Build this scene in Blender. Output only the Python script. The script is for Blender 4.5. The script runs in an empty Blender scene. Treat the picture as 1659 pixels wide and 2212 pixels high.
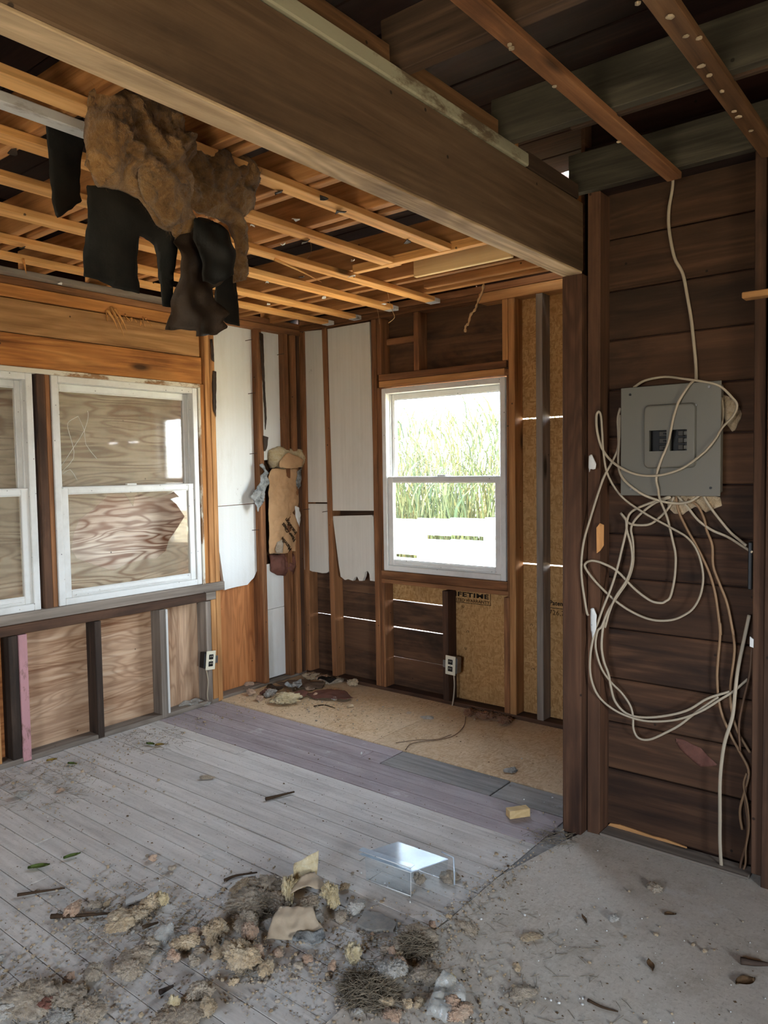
import bpy, bmesh, math, random
from mathutils import Vector, Matrix, noise
random.seed(7); noise.seed_set(3)
S = bpy.context.scene
COL = S.collection
# ---------------------------------------------------------------- camera, sky, exposure
F, YAW, PITCH, ROLL, CX, CY = [1633.40569, 0.67569, -0.05637, -0.01466, 3.69622, -3.71662]
cd = bpy.data.cameras.new('camera'); cam = bpy.data.objects.new('camera', cd); COL.objects.link(cam); S.camera = cam
fw = Vector((-math.sin(YAW)*math.cos(PITCH), math.cos(YAW)*math.cos(PITCH), math.sin(PITCH)))
rt = Vector((math.cos(YAW), math.sin(YAW), 0)); up = rt.cross(fw)
rt2 = rt*math.cos(ROLL)+up*math.sin(ROLL); up2 = -rt*math.sin(ROLL)+up*math.cos(ROLL)
m = Matrix((rt2, up2, -fw)).transposed().to_4x4(); m.translation = Vector((CX, CY, 1.42)); cam.matrix_world = m
cd.sensor_fit = 'VERTICAL'; cd.sensor_height = 24.0; cd.lens = 24.0*F/2212.0; cd.clip_start = 0.02

W = bpy.data.worlds.new('sky'); S.world = W; W.use_nodes = True
wn = W.node_tree; bg = wn.nodes['Background']
sky = wn.nodes.new('ShaderNodeTexSky'); sky.sky_type = 'HOSEK_WILKIE'
sky.sun_direction = Vector((0.62, -0.12, 0.77)).normalized(); sky.turbidity = 6.0; sky.ground_albedo = 0.35
hs = wn.nodes.new('ShaderNodeHueSaturation'); hs.inputs['Saturation'].default_value = 0.55
wn.links.new(sky.outputs[0], hs.inputs['Color']); wn.links.new(hs.outputs[0], bg.inputs[0])
SKY = 9.0
bg.inputs[1].default_value = SKY
sl = bpy.data.lights.new('sun', 'SUN'); sl.energy = 4.0; sl.angle = math.radians(1.5); sl.color = (1.0, 0.90, 0.76)
so = bpy.data.objects.new('sun', sl); COL.objects.link(so); so.location = (12, -8, 14)
so.rotation_euler = Vector((-0.62, 0.12, -0.77)).to_track_quat('-Z', 'Y').to_euler()
S.view_settings.view_transform = 'Standard'; S.view_settings.look = 'None'; S.view_settings.gamma = 1
S.view_settings.use_curve_mapping = False
S.view_settings.exposure = 4.0
cy = S.cycles
cy.max_bounces = 8; cy.diffuse_bounces = 5; cy.glossy_bounces = 4; cy.transparent_max_bounces = 12; cy.transmission_bounces = 6
cy.sample_clamp_indirect = 12.0; cy.caustics_reflective = False; cy.caustics_refractive = False
cy.use_denoising = True; cy.use_adaptive_sampling = True; cy.adaptive_threshold = .015
def portal(loc, rot, sx, sy):           # light portals in the openings, the end one added for fill: they guide sky sampling and give no light
    l = bpy.data.lights.new('sky_portal', 'AREA'); l.shape = 'RECTANGLE'; l.size = sx; l.size_y = sy
    l.cycles.is_portal = True
    o = bpy.data.objects.new('sky_portal', l); o.location = loc; o.rotation_euler = rot; COL.objects.link(o)
portal((1.15, 0.16, 1.35), (math.radians(-90), 0, 0), 0.95, 1.2)
portal((3.1, -5.58, 1.35), (math.radians(90), 0, 0), 0.9, 1.0)
portal((6.09, -3.7, 1.05), (0, math.radians(90), 0), 0.9, 1.0)

# ---------------------------------------------------------------- materials
def lin(c):
    return tuple((v/255/12.92 if v/255 <= .04045 else ((v/255+.055)/1.055)**2.4) for v in c)+(1,)
class M:
    def __init__(s, name, rough=.8, spec=.3):
        s.m = bpy.data.materials.new(name); s.m.use_nodes = True; s.t = s.m.node_tree
        s.p = s.t.nodes['Principled BSDF']; s.p.inputs['Roughness'].default_value = rough
        s.p.inputs['Specular IOR Level'].default_value = spec
        s._v = None
    def n(s, k, **kw):
        x = s.t.nodes.new('ShaderNode'+k)
        for a, b in kw.items():
            if hasattr(x, a): setattr(x, a, b)
        return x
    def l(s, a, b): s.t.links.new(a, b)
    def vec(s):
        if s._v is None:
            tc = s.n('TexCoord'); oi = s.n('ObjectInfo')
            sc = s.n('VectorMath', operation='SCALE'); sc.inputs[0].default_value = (37.3, 91.7, 53.1); s.l(oi.outputs['Random'], sc.inputs['Scale'])
            ad = s.n('VectorMath', operation='ADD'); s.l(tc.outputs['Object'], ad.inputs[0]); s.l(sc.outputs[0], ad.inputs[1])
            s._v = ad.outputs[0]; s.rnd = oi.outputs['Random']
        return s._v
    def map(s, sc, v=None):
        mp = s.n('Mapping'); mp.inputs['Scale'].default_value = sc; s.l(v or s.vec(), mp.inputs['Vector']); return mp.outputs[0]
    def noise(s, sc, scale=1., detail=6., rough=.6, dist=0.):
        x = s.n('TexNoise'); x.inputs['Scale'].default_value = scale; x.inputs['Detail'].default_value = detail
        x.inputs['Roughness'].default_value = rough; x.inputs['Distortion'].default_value = dist
        s.l(s.map(sc), x.inputs['Vector']); return x.outputs['Fac']
    def vor(s, sc, scale=1., out='Distance', rnd=1.):
        x = s.n('TexVoronoi'); x.inputs['Scale'].default_value = scale; x.inputs['Randomness'].default_value = rnd
        s.l(s.map(sc), x.inputs['Vector']); return x.outputs[out]
    def ramp(s, f, stops):
        r = s.n('ValToRGB'); e = r.color_ramp.elements
        while len(e) < len(stops): e.new(.5)
        for q, (pos, c) in zip(e, stops):
            q.position = pos; q.color = c if isinstance(c, tuple) and len(c) == 4 else (lin(c) if isinstance(c, tuple) else (c, c, c, 1))
        s.l(f, r.inputs[0]); return r.outputs[0]
    def mix(s, f, a, b, blend='MIX'):
        x = s.n('Mix', data_type='RGBA', blend_type=blend)
        for k, v in ((0, f), (6, a), (7, b)):
            if isinstance(v, (int, float)): x.inputs[k].default_value = v
            elif isinstance(v, tuple): x.inputs[k].default_value = v if len(v) == 4 else lin(v)
            else: s.l(v, x.inputs[k])
        return x.outputs[2]
    def math(s, op, a, b=0.):
        x = s.n('Math', operation=op)
        for k, v in ((0, a), (1, b)):
            if isinstance(v, (int, float)): x.inputs[k].default_value = v
            else: s.l(v, x.inputs[k])
        return x.outputs[0]
    def vary(s, col, lo=.8, hi=1.2):
        s.vec(); h = s.n('HueSaturation'); mr = s.n('MapRange'); mr.inputs['To Min'].default_value = lo; mr.inputs['To Max'].default_value = hi
        s.l(s.rnd, mr.inputs['Value']); s.l(mr.outputs[0], h.inputs['Value']); s.l(col, h.inputs['Color']); return h.outputs[0]
    def bump(s, f, st=.3, d=.01):
        b = s.n('Bump'); b.inputs['Strength'].default_value = st; b.inputs['Distance'].default_value = d
        s.l(f, b.inputs['Height']); s.l(b.outputs[0], s.p.inputs['Normal'])
    def col(s, c):
        if isinstance(c, tuple): s.p.inputs['Base Color'].default_value = c if len(c) == 4 else lin(c)
        else: s.l(c, s.p.inputs['Base Color'])
        return s.m
def ax3(axis, along, across):
    v = [across]*3; v[axis] = along; return tuple(v)
def wood(name, axis, dark, mid, light, mold=0., dust=None, dustamt=0., rough=.8, ply=False, vary=(.82, 1.18), moldcol=(22, 17, 14), paint=None, paintamt=.5, knots=True, contrast=1.):
    w = M(name, rough)
    fib = w.noise(ax3(axis, 1.5, 34), 1., 7, .65, .25)
    big = w.noise(ax3(axis, .55 if not ply else 1.1, 5 if not ply else 6.5), 1., 2, .5, .5)
    band = w.math('SINE', w.math('MULTIPLY', big, 70 if not ply else 84))
    band = w.math('ADD', w.math('MULTIPLY', band, .5), .5)
    if ply: band = w.math('POWER', band, 2.2)
    c = w.ramp(fib, [(.33, dark), (.51, mid), (.69, light)])
    c = w.mix(w.math('MULTIPLY', band, (.5 if ply else .42)*contrast), c, dark)
    tone = w.noise(ax3(axis, .9, 3.), 1., 3, .6)
    c = w.mix(w.ramp(tone, [(.35, 0.), (.7, .55)]), c, light)
    if knots:
        kd = w.vor(ax3(axis, 1.3, 4.2), 1.)
        c = w.mix(w.ramp(kd, [(.045, .85), (.11, 0.)]), c, tuple(int(v*.35) for v in dark))
        hd = w.vor((1, 1, 1), 9.)
        c = w.mix(w.ramp(hd, [(.035, .8), (.055, 0.)]), c, (20, 14, 10))
    c = w.vary(c, *vary)
    if paint:
        pm = w.noise(ax3(axis, 3., 7.), 1., 7, .7)
        c = w.mix(w.ramp(pm, [(paintamt-.04, 0.), (paintamt+.04, 1.)]), c, paint)
    if mold:
        mm = w.noise(ax3(axis, 1.3, 4.), 1., 6, .65, .6)
        c = w.mix(w.math('MULTIPLY', w.ramp(mm, [(.48, 0.), (.68, 1.)]), mold), c, moldcol)
    if dust:
        g = w.n('NewGeometry'); sp = w.n('SeparateXYZ'); w.l(g.outputs['Normal'], sp.inputs[0])
        dn = w.noise((4, 4, 4), 1., 6, .7)
        f = w.math('MULTIPLY', w.ramp(sp.outputs[2], [(.4, 0.), (.9, 1.)]), w.math('MULTIPLY', w.ramp(dn, [(.3, .35), (.7, 1.)]), dustamt))
        c = w.mix(f, c, dust)
        grit = w.noise((85, 85, 85), 1., 5, .75); smear = w.noise(ax3(axis, 1.6, 9.), 1., 7, .75)
        c = w.mix(w.ramp(grit, [(.56, 0.), (.72, .45)]), c, (92, 82, 70))
        c = w.mix(w.ramp(smear, [(.52, 0.), (.72, .5)]), c, tuple(int(v*.72) for v in mid))
        wsp = w.noise((3.1, 3.1, 3.1), 1., 8, .8)
        c = w.mix(w.ramp(wsp, [(.60, 0.), (.72, .45)]), c, (226, 226, 226))
    w.bump(w.math('ADD', fib, w.math('MULTIPLY', band, .3)), .35, .004)
    return w.col(c)
def wood3(name, *a, **k): return [wood(name+'_'+'xyz'[i], i, *a, **k) for i in range(3)]
STUD = wood3('stud_wood', (84, 52, 30), (134, 88, 54), (170, 120, 80), mold=.35)
STUDG = wood3('gold_stud_wood', (130, 82, 42), (190, 132, 78), (214, 164, 108), mold=.12)
STUDGR = wood3('grey_stud_wood', (96, 84, 74), (134, 122, 110), (160, 148, 134), mold=.15)
STUDD = wood3('dark_stud_wood', (40, 27, 19), (72, 48, 33), (104, 74, 54), mold=.6, paint=(122, 110, 98), paintamt=.72)
POST = wood3('post_wood', (42, 26, 18), (78, 51, 35), (106, 74, 53), mold=.4, contrast=1.2)
PLANK = wood3('panel_wood', (36, 22, 14), (72, 47, 31), (100, 70, 48), mold=.6, contrast=1.3, vary=(.7, 1.2))
SHEATH = wood3('sheathing_wood', (44, 29, 20), (84, 58, 40), (116, 84, 60), mold=.75)
FUR = wood3('furring_wood', (172, 112, 54), (230, 166, 94), (244, 194, 126), mold=.1, vary=(.92, 1.08), contrast=.5)
JOIST = wood3('joist_wood', (122, 76, 38), (184, 126, 72), (210, 154, 98), mold=.2)
JOISTD = wood3('joist_dark_wood', (38, 27, 19), (66, 49, 36), (90, 69, 53), mold=.4)
FURD = wood3('brown_furring_wood', (70, 46, 26), (112, 78, 48), (138, 102, 68), mold=.2)
JOISTG = wood3('joist_grey_wood', (42, 37, 29), (68, 63, 51), (86, 81, 67), mold=.4)
DECK = wood3('roof_deck_wood', (24, 14, 10), (46, 27, 20), (64, 40, 30), mold=.5)
BEAM = wood3('beam_wood', (66, 47, 31), (108, 82, 58), (134, 108, 82), mold=.35, contrast=.9)
BEAMB = wood3('lit_beam_edge_wood', (110, 84, 56), (190, 160, 122), (214, 188, 150), mold=.45, moldcol=(60, 42, 28), contrast=1.3)
HEAD = wood3('header_wood', (128, 88, 50), (182, 134, 84), (206, 160, 108), mold=.2)
HEADO = wood3('orange_header_wood', (118, 68, 30), (180, 116, 58), (202, 144, 82), mold=.3)
FLOORG = wood('grey_floor_wood', 0, (146, 138, 129), (192, 185, 176), (212, 207, 200), mold=.22, moldcol=(84, 74, 66), dust=(218, 214, 207), dustamt=.6, knots=False, vary=(.92, 1.08), contrast=.75)
FLOORP = wood('purple_floor_wood', 0, (112, 97, 98), (150, 134, 136), (172, 159, 161), mold=.3, moldcol=(66, 46, 50), dust=(178, 172, 170), dustamt=.5, knots=False, vary=(.88, 1.1), contrast=.5)
FLOORD = wood('dark_floor_wood', 0, (100, 96, 91), (140, 135, 130), (164, 159, 153), mold=.3, dust=(150, 148, 144), dustamt=.35, knots=False)
PLYI = [wood('plywood_'+'xyz'[i], i, (128, 84, 54), (196, 158, 124), (216, 186, 156), mold=.2, moldcol=(110, 66, 36), ply=True, contrast=1.1) for i in range(3)]
PLYO = [wood('orange_plywood_'+'xyz'[i], i, (124, 66, 30), (192, 122, 70), (206, 142, 90), mold=.1, ply=True, contrast=1.2) for i in range(3)]
PLYB = [wood('weathered_plywood_'+'xyz'[i], i, (122, 82, 60), (216, 200, 180), (232, 222, 206), mold=.4, moldcol=(150, 98, 70), ply=True, contrast=2.) for i in range(3)]
def osb(name, a, b, c, dust=None, da=.5, sc=1., mold=0., vary=(.95, 1.05), grit=False):
    w = M(name, .85, .2)
    wv = w.noise((3, 3, 3), 1., 2)
    mp = w.map((1, 1, 1))
    ds = w.n('VectorMath', operation='ADD'); w.l(mp, ds.inputs[0])
    nz = w.n('TexNoise'); nz.inputs['Scale'].default_value = 9; w.l(mp, nz.inputs['Vector']); ns = w.n('VectorMath', operation='SCALE'); ns.inputs['Scale'].default_value = .05; w.l(nz.outputs['Color'], ns.inputs[0]); w.l(ns.outputs[0], ds.inputs[1])
    v1 = w.n('TexVoronoi'); v1.inputs['Scale'].default_value = 1; w.l(w.map((22*sc, 70*sc, 70*sc), ds.outputs[0]), v1.inputs['Vector'])
    v2 = w.n('TexVoronoi'); v2.inputs['Scale'].default_value = 1; w.l(w.map((70*sc, 24*sc, 26*sc), ds.outputs[0]), v2.inputs['Vector'])
    s1 = w.n('SeparateColor'); w.l(v1.outputs['Color'], s1.inputs[0]); s2 = w.n('SeparateColor'); w.l(v2.outputs['Color'], s2.inputs[0])
    f = w.mix(w.ramp(s2.outputs[1], [(.45, 0.), (.55, 1.)]), s1.outputs[0], s2.outputs[0])
    c0 = w.ramp(f, [(.1, a), (.5, b), (.95, c)])
    big = w.noise((3, 3, 3), 1., 5, .6)
    c0 = w.mix(w.ramp(big, [(.4, 0.), (.75, .4)]), c0, a)
    if dust:
        dn = w.noise((2.3, 2.3, 2.3), 1., 8, .68)
        c0 = w.mix(w.math('MULTIPLY', w.ramp(dn, [(.3, .2), (.62, 1.)]), da), c0, dust)
    if mold:
        mm = w.noise((2.2, 2.2, 2.2), 1., 5, .6)
        c0 = w.mix(w.math('MULTIPLY', w.ramp(mm, [(.55, 0.), (.75, 1.)]), mold), c0, (50, 34, 20))
    if grit:
        g1 = w.noise((85, 85, 85), 1., 5, .75); g2 = w.noise((7, 7, 7), 1., 8, .75); g3 = w.noise((1.7, 1.7, 1.7), 1., 7, .7)
        c0 = w.mix(w.ramp(g1, [(.54, 0.), (.72, .5)]), c0, (104, 92, 78)); c0 = w.mix(w.ramp(g2, [(.5, 0.), (.72, .45)]), c0, (138, 124, 106))
        c0 = w.mix(w.ramp(g3, [(.60, 0.), (.74, .6)]), c0, (226, 228, 230))
        w.bump(g1, .3, .002)
    c0 = w.vary(c0, *vary)
    if not grit: w.bump(f, .18, .003)
    return w.col(c0)
OSBW = osb('osb_wall', (160, 119, 72), (178, 136, 86), (194, 153, 102), mold=.5, sc=1.8)
OSBF = osb('osb_floor_tan', (172, 138, 98), (200, 168, 128), (216, 190, 154), dust=(208, 188, 160), da=.6, sc=1.8)
OSBD = osb('osb_floor_dusty', (172, 161, 145), (182, 172, 156), (196, 188, 174), dust=(200, 193, 182), da=.75, sc=2.6, grit=True)
def plain(name, c, rough=.6, spec=.4, dirt=None, amt=.4, sc=6., bump=0., var=None, metallic=0.):
    w = M(name, rough, spec)
    w.p.inputs['Metallic'].default_value = metallic
    d = w.noise((sc, sc, sc), 1., 7, .7)
    cc = w.mix(w.math('MULTIPLY', w.ramp(d, [(.42, 0.), (.72, 1.)]), amt), c, dirt or tuple(int(v*.6) for v in c))
    if var: cc = w.vary(cc, *var)
    if bump: w.bump(d, bump, .01)
    return w.col(cc)
VINYL = M('white_vinyl', .35, .5)
_d = VINYL.vor((1, 1, 1), 22.); _n = VINYL.noise((5, 5, 5), 1., 7, .7)
_c = VINYL.mix(VINYL.math('MULTIPLY', VINYL.ramp(_n, [(.45, 0.), (.75, 1.)]), .35), (222, 222, 218), (150, 140, 124))
_c = VINYL.mix(VINYL.ramp(_d, [(.05, .75), (.09, 0.)]), _c, (60, 52, 44))
VINYL = VINYL.col(_c)
PEEL = wood3('peeling_white_paint', (110, 78, 50), (150, 112, 78), (176, 140, 104), paint=(214, 208, 192), paintamt=.46, mold=.15)
PINKP = wood3('pink_painted_wood', (80, 58, 48), (112, 84, 70), (140, 108, 92), paint=(186, 138, 140), paintamt=.42, mold=.2)
CREAM = wood3('cream_painted_wood', (74, 60, 44), (104, 88, 66), (132, 114, 90), paint=(166, 160, 134), paintamt=.43, mold=.25)
WHITEW = wood3('white_painted_wood', (120, 110, 98), (150, 140, 128), (170, 160, 148), paint=(206, 204, 198), paintamt=.4, mold=.1)
BLACKSTUD = wood3('black_stud_wood', (20, 17, 15), (44, 36, 30), (92, 72, 58), mold=.8)
def foam(name, c, dirt, streak):
    w = M(name, .75, .25)
    n1 = w.noise((5, 5, 1.6), 1., 6, .7); n2 = w.noise((60, 60, 1.2), 1., 3, .5); v = w.vor((1, 1, 1), 120.)
    k = w.mix(w.math('MULTIPLY', w.ramp(n1, [(.5, 0.), (.75, 1.)]), .3), c, dirt)
    k = w.mix(w.math('MULTIPLY', w.ramp(n2, [(.4, 0.), (.65, 1.)]), streak), k, dirt)
    sp = w.noise((9, 9, 7), 1., 8, .8)
    k = w.mix(w.ramp(sp, [(.66, 0.), (.74, .6)]), k, (90, 78, 58))
    w.bump(v, .12, .002)
    return w.col(k)
FOAM = foam('white_foam', (226, 228, 226), (176, 168, 148), .05)
FOAMB = foam('grey_white_foam', (206, 202, 192), (168, 162, 148), .16)
def fibre(name, a, b, c, sc=1., bump=.9):
    w = M(name, .95, .05)
    n1 = w.noise((14*sc,)*3, 1., 8, .72, .6); n2 = w.noise((90*sc, 90*sc, 60*sc), 1., 4, .6)
    k = w.ramp(n1, [(.3, a), (.5, b), (.7, c)])
    k = w.mix(w.math('MULTIPLY', n2, .35), k, a)
    k = w.vary(k, .82, 1.15)
    w.bump(w.math('ADD', n1, w.math('MULTIPLY', n2, .5)), bump, .02)
    w.p.inputs['Sheen Weight'].default_value = .25
    return w.col(k)
FG = fibre('hanging_fibreglass', (84, 58, 30), (146, 108, 64), (180, 144, 98))
FGT = fibre('tan_fibreglass', (150, 122, 88), (218, 192, 154), (238, 220, 190), 1.6)
FGY = fibre('yellow_fibreglass', (168, 142, 94), (230, 210, 164), (244, 234, 204), 1.3)
FGP = fibre('pink_fibreglass', (160, 124, 98), (218, 182, 152), (236, 210, 182), 1.5)
FGG = fibre('grey_fibreglass', (136, 118, 98), (198, 180, 156), (224, 208, 186), 2.)
FGW = fibre('white_fibreglass', (150, 144, 134), (200, 194, 184), (226, 222, 214), 2.)
FGO = fibre('orange_fibre', (120, 74, 40), (172, 116, 72), (200, 150, 104), 2.)
KRAFT = plain('kraft_paper', (190, 152, 112), .7, .3, (132, 98, 66), .5, 7., .25)
KRAFTD = plain('dusty_kraft_paper', (176, 158, 134), .75, .3, (120, 104, 86), .5, 9., .2)
TAR = plain('black_tar_paper', (22, 22, 20), .6, .25, (52, 46, 38), .45, 8., .3)
TARB = plain('brown_tar_paper', (46, 36, 28), .6, .25, (84, 66, 50), .5, 8., .4)
FOIL = plain('torn_grey_foil', (150, 152, 150), .45, .5, (24, 26, 26), 1., 30., .6)
REDP = plain('red_brown_batt', (112, 72, 60), .75, .3, (60, 40, 34), .6, 11., .5)
REDPAPER = plain('red_brown_paper', (110, 72, 62), .8, .2, (84, 70, 60), .6, 7., .25)
BROWNPAPER = plain('brown_paper', (116, 96, 80), .8, .2, (76, 62, 52), .6, 7., .25)
SHING = plain('slate_grey_shingle', (128, 126, 122), .85, .2, (176, 164, 146), .8, 12., .5)
PANELG = plain('grey_enamel', (106, 104, 95), .45, .4, (116, 108, 94), .35, 3.)
BLACK = plain('black_plastic', (14, 15, 18), .4, .4, (40, 40, 40), .3)
BREAK = plain('breaker_grey', (66, 62, 56), .5, .4, (30, 28, 26), .5)
FUZZ = plain('loose_fibre', (206, 186, 154), .9, .1, (160, 136, 104), .5)
STEEL = plain('galvanised_steel', (150, 150, 148), .4, .5, (92, 90, 86), .5, 20., 0, None, .8)
IVORY = plain('ivory_plate', (226, 220, 196), .4, .5, (190, 176, 140), .3)
CABW = plain('white_cable', (176, 162, 140), .5, .4, (160, 144, 118), .4, 12.)
CABT = plain('tan_cable', (150, 118, 86), .55, .4, (104, 78, 54), .4, 12.)
CABBR = plain('brown_cable', (104, 76, 54), .55, .4, (70, 52, 38), .4, 12.)
RUST = plain('rusty_nail', (70, 48, 34), .6, .4, (40, 28, 22), .5)
INK = plain('black_ink', (38, 30, 22), .8, .1, (60, 46, 30), .3)
INKB = plain('faded_ink', (70, 46, 24), .8, .1, (100, 68, 36), .3)
CHIP = plain('wood_chips', (120, 96, 70), .9, .1, (60, 46, 34), .7, 30., 0, (.5, 1.3))
TWIG = plain('twig', (74, 58, 44), .85, .1, (44, 34, 26), .6, 20.)
STRAW = plain('dead_straw', (128, 116, 98), .85, .1, (64, 56, 48), .6, 30.)
LEAFG = plain('green_leaf', (122, 142, 74), .6, .3, (60, 76, 36), .5, 30.)
LEAFY = plain('yellow_leaf', (196, 170, 92), .6, .3, (150, 110, 60), .5, 30.)
LEAFB = plain('brown_leaf', (134, 104, 74), .7, .2, (60, 42, 28), .5, 30.)
NEWWOOD = wood('new_wood', 0, (196, 160, 104), (220, 188, 134), (232, 206, 158), knots=False)
FENCEW = plain('white_fence', (236, 238, 238), .5, .3, (214, 214, 208), .2, 4.)
CONC = plain('yard_sand', (196, 182, 154), .9, .1, (150, 136, 104), .5, 3.)
REED = M('reed_leaf', .6, .2); REED.p.inputs['Transmission Weight'].default_value = 0
_g = REED.n('NewGeometry'); _n = REED.noise((1.3, 1.3, .8), 1., 3)
REED = REED.col(REED.ramp(_n, [(.34, (38, 54, 34)), (.5, (64, 70, 42)), (.66, (92, 82, 50))]))
def clear(name, tint, dirt, dirt_sheen_col, rough=.02, refl=1.0, haze_scale=3.):
    w = M(name); t = w.t; out = t.nodes['Material Output']; t.nodes.remove(w.p)
    tr = w.n('BsdfTransparent'); tr.inputs[0].default_value = tint
    gl = w.n('BsdfGlossy'); gl.inputs['Roughness'].default_value = rough
    lw = w.n('LayerWeight'); lw.inputs['Blend'].default_value = .5
    sch = w.math('ADD', w.math('MULTIPLY', w.math('POWER', lw.outputs['Facing'], 5.), .95), .045)
    m1 = w.n('MixShader'); w.l(w.math('MULTIPLY', sch, refl), m1.inputs[0]); w.l(tr.outputs[0], m1.inputs[1]); w.l(gl.outputs[0], m1.inputs[2])
    df = w.n('BsdfDiffuse'); df.inputs[0].default_value = lin(dirt_sheen_col)
    m2 = w.n('MixShader'); dn = w.noise((haze_scale,)*3, 1., 7, .7)
    w.l(w.math('MULTIPLY', w.ramp(dn, [(.3, .35), (.7, 1.)]), dirt), m2.inputs[0]); w.l(m1.outputs[0], m2.inputs[1]); w.l(df.outputs[0], m2.inputs[2])
    w.l(m2.outputs[0], out.inputs[0]); return w.m
GLASS = clear('window_glass', (.96, .98, .97, 1), .02, (200, 200, 196))
GLASSD = clear('dusty_glass', (.95, .95, .93, 1), .30, (196, 182, 156), .04)
ACRYL = clear('clear_acrylic', (.95, .97, .98, 1), .06, (200, 210, 216), .05)
ACRYLT = clear('acrylic_sky_sheen', (.9, .94, .97, 1), .75, (206, 218, 228), .08, 1.6)  # the dirt layer here stands for sky reflection, painted in pale blue
FILM = clear('clear_plastic_film', (.93, .94, .94, 1), .5, (206, 204, 196), .25, .7, 14.)
WEB = plain('dusty_thread', (190, 160, 120), .9, .1, (150, 110, 70), .5)
# ---------------------------------------------------------------- builders
WL = {}
def link(name, me, mat, parent, loc):
    o = bpy.data.objects.new(name, me); COL.objects.link(o)
    if mat is not None and not me.materials: me.materials.append(mat)
    loc = Vector(loc); WL[o] = loc
    if parent is not None:
        o.parent = parent; o.location = loc-WL[parent]
    else: o.location = loc
    return o
def empty(name, loc, label=None, cat=None, group=None, kind=None):
    o = bpy.data.objects.new(name, None); COL.objects.link(o); o.location = loc; WL[o] = Vector(loc); o.empty_display_size = .05
    return tag(o, label, cat, group, kind)
def tag(o, label=None, cat=None, group=None, kind=None):
    if label: o['label'] = label
    if cat: o['category'] = cat
    if group: o['group'] = group
    if kind: o['kind'] = kind
    return o
def from_bm(name, bm, mat, parent=None, loc=None, smooth=False):
    if loc is None:
        xs = [v.co for v in bm.verts]; loc = Vector([(min(c[i] for c in xs)+max(c[i] for c in xs))/2 for i in range(3)])
    loc = Vector(loc)
    for v in bm.verts: v.co -= loc
    bmesh.ops.recalc_face_normals(bm, faces=bm.faces)
    me = bpy.data.meshes.new(name); bm.to_mesh(me); bm.free()
    if smooth:
        for p in me.polygons: p.use_smooth = True
    return link(name, me, mat, parent, loc)
def pick(mat, d):
    if isinstance(mat, list): return mat[max(range(3), key=lambda i: d[i])]
    return mat
def box(name, x0, x1, y0, y1, z0, z1, mat, parent=None, bev=.0025, skew=0., rot=None, axis=None):
    d = (x1-x0, y1-y0, z1-z0); c = Vector(((x0+x1)/2, (y0+y1)/2, (z0+z1)/2))
    bm = bmesh.new(); bmesh.ops.create_cube(bm, size=1)
    for v in bm.verts:
        v.co = Vector((v.co.x*d[0], v.co.y*d[1], v.co.z*d[2]))
        if skew: v.co += Vector([random.uniform(-skew, skew) for _ in range(3)])
    if bev: bmesh.ops.bevel(bm, geom=bm.edges[:], offset=min(bev, min(d)*.3), segments=1, affect='EDGES')
    if rot is not None: bm.transform(rot)
    for v in bm.verts: v.co += c
    mt = mat[axis] if axis is not None and isinstance(mat, list) else pick(mat, d)
    return from_bm(name, bm, mt, parent, c)
def prism(name, pts, nrm, th, mat, parent=None, bev=0., axis=2):
    """a sheet cut to the outline pts, th thick along nrm"""
    nrm = Vector(nrm).normalized(); bm = bmesh.new()
    vs = [bm.verts.new(Vector(p)) for p in pts]; f = bm.faces.new(vs)
    r = bmesh.ops.extrude_face_region(bm, geom=[f])
    for v in r['geom']:
        if isinstance(v, bmesh.types.BMVert): v.co += nrm*th
    bmesh.ops.triangulate(bm, faces=[f for f in bm.faces if len(f.verts) > 4])
    mt = mat[axis] if isinstance(mat, list) else mat
    return from_bm(name, bm, mt, parent)
def ragged(a, b, amp, n, nrm=None, seed=0):
    """points from a to b with a torn edge"""
    a, b = Vector(a), Vector(b); r = random.Random(seed); d = b-a
    side = d.normalized().cross(Vector(nrm)) if nrm else Vector((0, 0, 1))
    return [a+d*(i/n)+side*(r.uniform(-amp, amp) if 0 < i < n else 0) for i in range(n)]
def inside(x, y, P):
    c = False; j = len(P)-1
    for i in range(len(P)):
        if (P[i][1] > y) != (P[j][1] > y) and x < (P[j][0]-P[i][0])*(y-P[i][1])/(P[j][1]-P[i][1])+P[i][0]: c = not c
        j = i
    return c
def seg_near(x, y, P):
    best = (9e9, x, y)
    for i in range(len(P)):
        ax_, ay = P[i-1]; bx, by = P[i]; dx, dy = bx-ax_, by-ay; L = dx*dx+dy*dy or 1e-9
        t = max(0, min(1, ((x-ax_)*dx+(y-ay)*dy)/L)); qx, qy = ax_+t*dx, ay+t*dy; d = (x-qx)**2+(y-qy)**2
        if d < best[0]: best = (d, qx, qy)
    return math.sqrt(best[0]), best[1], best[2]
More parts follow.
